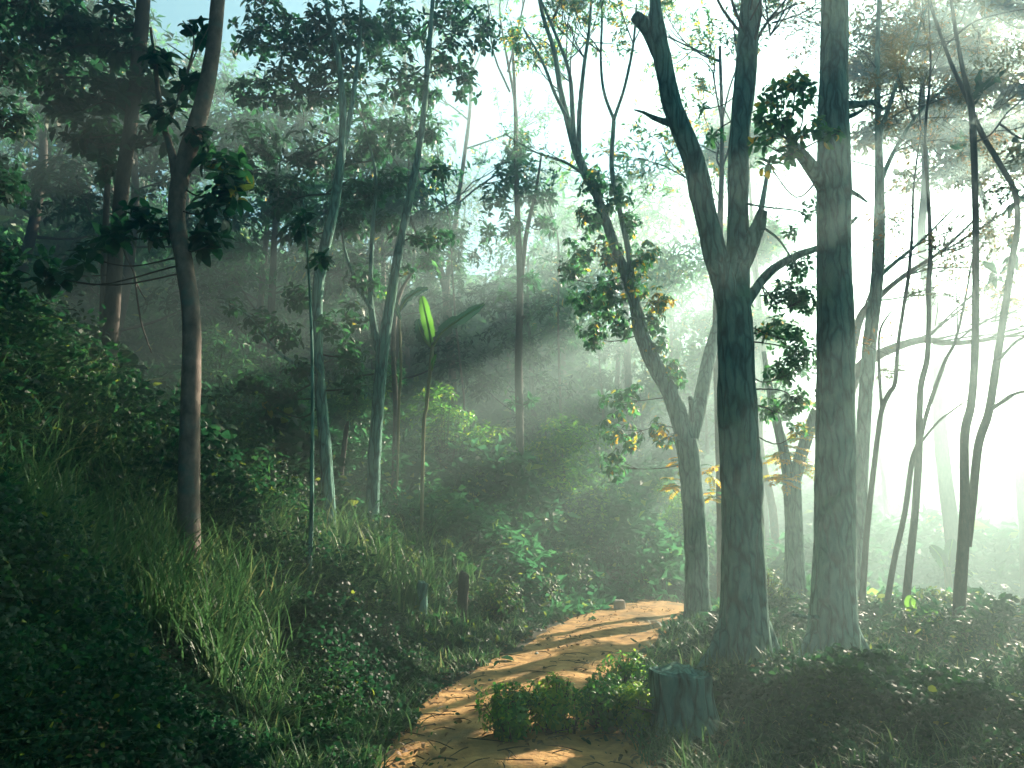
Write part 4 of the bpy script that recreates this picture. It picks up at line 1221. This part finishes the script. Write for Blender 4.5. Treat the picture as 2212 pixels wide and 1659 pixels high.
# ------------------------------------------------------------------ posts, stumps, stone, sticks
def stick_thing(name, label, cat, nodes, Y, mat, sides=9, rough=.18, ground=True):
    pts = np.array([P(u, v, Y) for u, v, w_ in nodes])
    rr = np.array([W(w_, Y) / 2 for u, v, w_ in nodes])
    if ground:
        b = pts[0].copy()
        b[2] = min(b[2], G(b[0], b[1])) - .2
        pts = np.vstack([b, pts])
        rr = np.concatenate([[rr[0] * 1.05], rr])
    mb = MB()
    tube(mb, pts, rr, sides, 6, rough)
    if sides > 20:                         # a broken, jagged top
        tv = mb.v[-1]
        jag = R.uniform(-.012, .012, sides) + .03 * np.sin(np.arange(sides) * .42 + 1) + .015 * np.sin(np.arange(sides) * 1.3)
        tv[-1 - sides:-1, 2] += jag
        tv[-1, 2] -= .05
    o = mb.build(name, M[mat], origin=pts[1] if ground else pts[0])
    o.location = [float(a) for a in (pts[1] if ground else pts[0])]
    return tag(o, label, cat)


Yp = ground_Y(1000, 1338)
stick_thing('wooden_post', 'dark short wooden post on the road bank under the rounded pale bush', 'post', [(998, 1340, 24), (1000, 1290, 23), (1002, 1245, 22), (1004, 1238, 15)], Yp, 'bark_dark', 12, .12)
stick_thing('tree_stump', 'short grey stump on the bank left of the dark post', 'stump', [(910, 1325, 26), (911, 1290, 24), (913, 1262, 23), (914, 1257, 16)], ground_Y(911, 1325), 'bark_teal', 14, .2)
stick_thing('stake', 'thin splintered stake standing behind the short grey stump', 'stake', [(898, 1290, 8), (904, 1255, 7), (908, 1232, 3)], ground_Y(905, 1300) + .5, 'bark_dark', 7)
stick_thing('broken_pole', 'leaning broken pole behind the slim leaning leafy tree', 'pole', [(728, 1090, 13), (738, 1010, 12), (748, 930, 10), (752, 910, 5)], ground_Y(728, 1090), 'bark_dark', 9, .12)
stick_thing('tree_stump', 'broad dark stump standing in for an overlaid trunk at the near right road edge', 'stump', [(1482, 1600, 205), (1480, 1575, 160), (1477, 1540, 136), (1473, 1500, 128), (1471, 1468, 128), (1470, 1456, 127), (1470, 1452, 125)], ground_Y(1475, 1590), 'bark_teal', 30, .1)  # double-exposed trunk base, built as a stump
stick_thing('stake', 'little leaning stake in the double-exposed patch on the road edge', 'stake', [(1240, 1585, 7), (1244, 1562, 6), (1249, 1540, 3)], ground_Y(1240, 1590), 'bark_dark', 7)  # this stake and the next stick stand in for double-exposed marks
stick_thing('fallen_stick', 'dark stick of the double-exposed patch lying level against the broad dark stump', 'stick', [(1418, 1540, 7), (1395, 1533, 6), (1372, 1527, 5)], ground_Y(1475, 1590) - .1, 'bark_dark', 7, .2, False)

Ys = ground_Y(1338, 1316)
b = P(1338, 1314, Ys)
b[2] = G(b[0], b[1])
sb = MB()
nst = 14
uu = np.linspace(0, np.pi, nst)
th = np.linspace(0, 2 * np.pi, 20, endpoint=False)
hw, hh = W(12, Ys), W(19, Ys)
ph = np.stack(np.broadcast_arrays(np.sin(uu)[:, None] * np.cos(th), np.sin(uu)[:, None] * np.sin(th), np.cos(uu)[:, None] * np.ones(20)), -1)
ph = np.sign(ph) * np.abs(ph) ** .45
ph = ph * np.array([hw, hw * .8, hh * .6]) * (1 + .18 * (fbm(ph[..., 0] * 3 + 5, ph[..., 1] * 3 + ph[..., 2] * 2, 3) - .5))[..., None]
ii = np.arange(nst - 1)[:, None] * 20
jj = np.arange(20)[None]
sb.add(ph.reshape(-1, 3) + np.array([0, 0, hh * .4]), np.stack([ii + jj, ii + 20 + jj, ii + 20 + (jj + 1) % 20, ii + (jj + 1) % 20], -1).reshape(-1, 4))
o = sb.build('stone', M['stone'])
o.location = [float(a) for a in b]
tag(o, 'pale square stone at the left edge of the road bend', 'stone')


R = np.random.default_rng(107)
# ------------------------------------------------------------------ countless small growth
def scatter(N, r0, r1, a0=-42, a1=42):
    r = r0 * (r1 / r0) ** R.random(N)
    a = np.radians(R.uniform(a0, a1, N))
    return r * np.sin(a), r * np.cos(a), r


CLEAR = []
for u, v, q_ in ((1000, 1335, 1.0), (911, 1322, .7), (1606, 1415, 1.0), (1800, 1415, 1.0), (1507, 1335, .8), (803, 1165, .6), (712, 1155, .6), (405, 1270, .5), (1338, 1314, .9), (1475, 1590, .7), (1210, 1580, .9)):
    Yc = ground_Y(u, v)
    pc = P(u, v, Yc)
    CLEAR.append((pc[0] * (1 - .35 / Yc), Yc - .35, q_))
    if u == 405:
        for k_ in (.3, .9, 1.5):
            CLEAR.append((pc[0] * (1 - k_ / Yc), Yc - k_, 1.1))

x, y, r = [np.concatenate(z_) for z_ in zip(scatter(430000, 2.6, 75), scatter(130000, 2.6, 8))]
d = road_dist(x, y)
edge = HALF * (.93 + .28 * (fbm(x * 1.7, y * 1.7, 12) - .5))
s = np.where(d > 0, d, -d) - edge
keep = s > 0
keep |= (R.random(len(x)) < .012) & (np.abs(d) > HALF * .5)
x, y, r, d, s = x[keep], y[keep], r[keep], d[keep], np.maximum(s[keep], 0)
lump = fbm(x * 1.1, y * 1.1, 21)
lump2 = fbm(x * .35, y * .35, 25)
hm = np.where(d > 0, .6, .15) * sstep(0, 1.2, s) + .06
hm = hm * (.25 + 1.5 * sstep(.3, .75, lump)) * (.55 + .9 * fbm(x * 3.1, y * 3.1, 81)) + np.where(d > 0, 1, 0) * sstep(11, 24, r) * 2.4 * sstep(.36, .68, lump2) + sstep(30, 45, r) * 2.2 * lump2
for xc, yc, q_ in CLEAR:
    hm = hm * (.14 + .86 * sstep(q_ * .45, q_ * 1.15, np.hypot(x - xc, (y - yc) * .8)))
N = len(x)
hh_ = hm * R.random(N) ** .55
pos = np.column_stack([x, y, G(x, y) + hh_])
L = (.014 + .0054 * r) * R.uniform(.6, 1.35, N) * np.where(fbm(x * .9, y * .9, 31) > .55, 1.35, 1)
dd = rnd_dir(N) * np.array([1, 1, .55]) + np.array([.12, -.05, .12])
kindn = fbm(x * .55, y * .55, 71)
L = L * (1 + .5 * sstep(11, 16, r)) * (.72 + .28 * sstep(4, 9, r)) * np.where(kindn > .6, np.where(r < 9, 1.1, 1.7), np.where(kindn < .4, .75, 1.0))
wr_ = np.where(kindn > .6, .62, np.where(kindn < .42, .24, .45))
L = np.where(kindn < .42, L * 1.7, L)
tone = .12 + .75 * (fbm(x * .7, y * .7, 41) - .15) + R.normal(0, .1, N)
tone = np.where(R.random(N) < np.where(r < 9, .008, .03), .95, np.clip(tone, 0, .85))
near = r < 13
ub, uf = MB(), MB()
nr_ = rnd_dir(N, 1.1)
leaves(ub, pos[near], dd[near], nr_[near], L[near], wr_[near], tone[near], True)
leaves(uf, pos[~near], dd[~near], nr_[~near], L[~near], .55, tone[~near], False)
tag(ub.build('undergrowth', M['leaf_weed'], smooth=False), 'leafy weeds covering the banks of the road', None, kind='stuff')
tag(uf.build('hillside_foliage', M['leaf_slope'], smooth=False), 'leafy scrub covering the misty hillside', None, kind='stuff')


def blades(mb, base, d, h, w_, bend, tone):
    N = len(base)
    sg = np.linspace(0, 1, 5)
    side = unit(np.column_stack([-d[:, 1], d[:, 0], np.zeros(N)]))
    V = np.zeros((N, 5, 2, 3))
    for k_, s_ in enumerate(sg):
        c = base + d * (bend * h * s_ ** 2)[:, None]
        c[:, 2] += h * (s_ - .42 * bend * s_ ** 2.6)
        ww = (w_ * (1 - s_ ** 1.8) + .0006)[:, None]
        V[:, k_, 0] = c - side * ww
        V[:, k_, 1] = c + side * ww
    off = (np.arange(N) * 10)[:, None, None]
    q = np.array([[2 * a, 2 * a + 1, 2 * a + 3, 2 * a + 2] for a in range(4)])[None] + off
    mb.add(V.reshape(-1, 3), q.reshape(-1, 4), None, np.repeat(tone, 10))


R = np.random.default_rng(108)
gb = MB()
tx, ty, tr = scatter(8000, 3, 34)
td = road_dist(tx, ty)
ok = ((td > HALF + .25) & (fbm(tx * .45, ty * .45, 51) > .44)) | ((td < -HALF - .1) & (R.random(len(tx)) < .35)) | ((np.abs(td) > HALF * .95) & (np.abs(td) < HALF * 1.25))
tx, ty, tr, td = tx[ok], ty[ok], tr[ok], td[ok]
per = 16
bx = np.repeat(tx, per) + R.normal(0, .07, len(tx) * per)
by = np.repeat(ty, per) + R.normal(0, .07, len(tx) * per)
big = np.repeat(np.where(td > HALF + 1.0, 1.0, .38), per)
n_ = len(bx)
th = R.uniform(0, 6.28, n_)
dirs = np.column_stack([np.cos(th), np.sin(th), np.zeros(n_)])
blades(gb, np.column_stack([bx, by, G(bx, by) - .02]), dirs, R.uniform(.3, .85, n_) * big, R.uniform(.003, .007, n_) * (1 + np.repeat(tr, per) * .07), R.uniform(.2, 1.1, n_),
       np.clip(R.normal(.36, .2, n_), 0, 1))
tag(gb.build('grass', M['grass'], smooth=False), 'long arching grass blades on the banks', None, kind='stuff')

R = np.random.default_rng(109)
fb = MB()
x, y, r = scatter(30000, 4, 22, -25, 40)
d = road_dist(x, y)
k_ = (np.abs(d) < HALF * 1.1) & (R.random(len(x)) < .06 + .6 * sstep(.5, .66, fbm(x * 1.5, y * 1.5, 61)) + .35 * sstep(.6, 1, np.abs(d) / HALF))
k_ |= (d < -HALF) & (d > -5) & (R.random(len(x)) < .25)
x, y, r = x[k_], y[k_], r[k_]
n_ = len(x)
leaves(fb, np.column_stack([x, y, G(x, y) + .045 + R.random(n_) * .02]), rnd_dir(n_) * np.array([1, 1, .25]), rnd_dir(n_, 2.2), R.uniform(.02, .07, n_), .5, R.random(n_) ** 1.1, True, droop=.3)
tag(fb.build('fallen_leaves', M['litter'], smooth=False), 'dry fallen leaves strewn over the earth road', None, kind='stuff')
tb = MB()
x, y, r = scatter(1500, 4.3, 15, -14, 30)
k_ = (np.abs(road_dist(x, y)) < HALF * 1.3)
for a, b_ in zip(x[k_][:220], y[k_][:220]):
    th = R.uniform(0, 6.28)
    l_ = R.uniform(.08, .32)
    e = np.array([math.cos(th), math.sin(th)]) * l_
    z = float(G(a, b_)) + .055
    tube(tb, [(a, b_, z), (a + e[0] * .5 + R.normal(0, .015), b_ + e[1] * .5 + R.normal(0, .015), z + .012), (a + e[0], b_ + e[1], z)], [.004, .004, .002], 4, 2, cap=False)
tag(tb.build('fallen_twigs', M['litter']), 'thin broken twigs lying on the earth road', None, kind='stuff')


# ------------------------------------------------------------------ light, air, camera
w = bpy.data.worlds.new('World')
sc.world = w
w.use_nodes = True
nt = w.node_tree
bg = nt.nodes['Background']
sky = nt.nodes.new('ShaderNodeTexSky')
sky.sky_type = 'NISHITA'
sky.sun_disc = False
sky.sun_elevation = SUN_EL
sky.sun_rotation = SUN_AZ
sky.air_density = 0.5
sky.dust_density = 0.15
sky.altitude = 3500
sky.ozone_density = 3.0
cool = nt.nodes.new('ShaderNodeMix')
cool.data_type = 'RGBA'
cool.blend_type = 'MULTIPLY'
cool.inputs['Factor'].default_value = 1
cool.inputs['B'].default_value = (.2, 1.0, .84, 1)
nt.links.new(sky.outputs[0], cool.inputs['A'])
nt.links.new(cool.outputs['Result'], bg.inputs['Color'])
bg.inputs['Strength'].default_value = 0.05

sl = bpy.data.lights.new('sun', 'SUN')
sl.energy = 5.0
sl.angle = rad(.5)
sl.color = (1, .7, .53)
so = bpy.data.objects.new('sun', sl)
C.objects.link(so)
from mathutils import Vector
so.rotation_euler = Vector([float(-a) for a in SUN]).to_track_quat('-Z', 'Y').to_euler()

hz, hnt, hout = new_mat('haze_air')
pv = hnt.nodes.new('ShaderNodeVolumePrincipled')
pv.inputs['Color'].default_value = (.64, .9, .87, 1)
pv.inputs['Density'].default_value = 0.02
pv.inputs['Anisotropy'].default_value = 0.62
hnt.links.new(pv.outputs[0], hout.inputs['Volume'])
hb = MB()
x0, x1, y0, y1, z0, z1 = -158, 158, -68, 178, -7.0, 24.2
hb.add([(x0, y0, z0), (x1, y0, z0), (x1, y1, z0), (x0, y1, z0), (x0, y0, z1), (x1, y0, z1), (x1, y1, z1), (x0, y1, z1)],
       [(0, 3, 2, 1), (4, 5, 6, 7), (0, 1, 5, 4), (1, 2, 6, 5), (2, 3, 7, 6), (3, 0, 4, 7)])
tag(hb.build('haze', hz, smooth=False), 'morning mist filling the forest', None, kind='stuff')

cam = bpy.data.cameras.new('camera')
cam.sensor_width = 36
cam.lens = 36 * F / 2212
cam.clip_end = 1000
co = bpy.data.objects.new('camera', cam)
C.objects.link(co)
co.location = (0, 0, CAMH)
co.rotation_euler = (math.pi / 2 + PITCH, 0, 0)
sc.camera = co

vs = sc.view_settings
vs.view_transform = 'Standard'
vs.look = 'None'
vs.gamma = 1
vs.exposure = 3.42
vs.use_white_balance = True
vs.white_balance_temperature = 5600
vs.white_balance_tint = -9
cy_ = sc.cycles
cy_.use_denoising = True
cy_.denoiser = 'OPENIMAGEDENOISE'
cy_.denoising_prefilter = 'ACCURATE'
cy_.max_bounces = 6
cy_.diffuse_bounces = 2
cy_.glossy_bounces = 2
cy_.transmission_bounces = 4
cy_.volume_bounces = 0
cy_.transparent_max_bounces = 4
cy_.use_adaptive_sampling = False
cy_.sample_clamp_indirect = 6
cy_.caustics_reflective = False
cy_.caustics_refractive = False
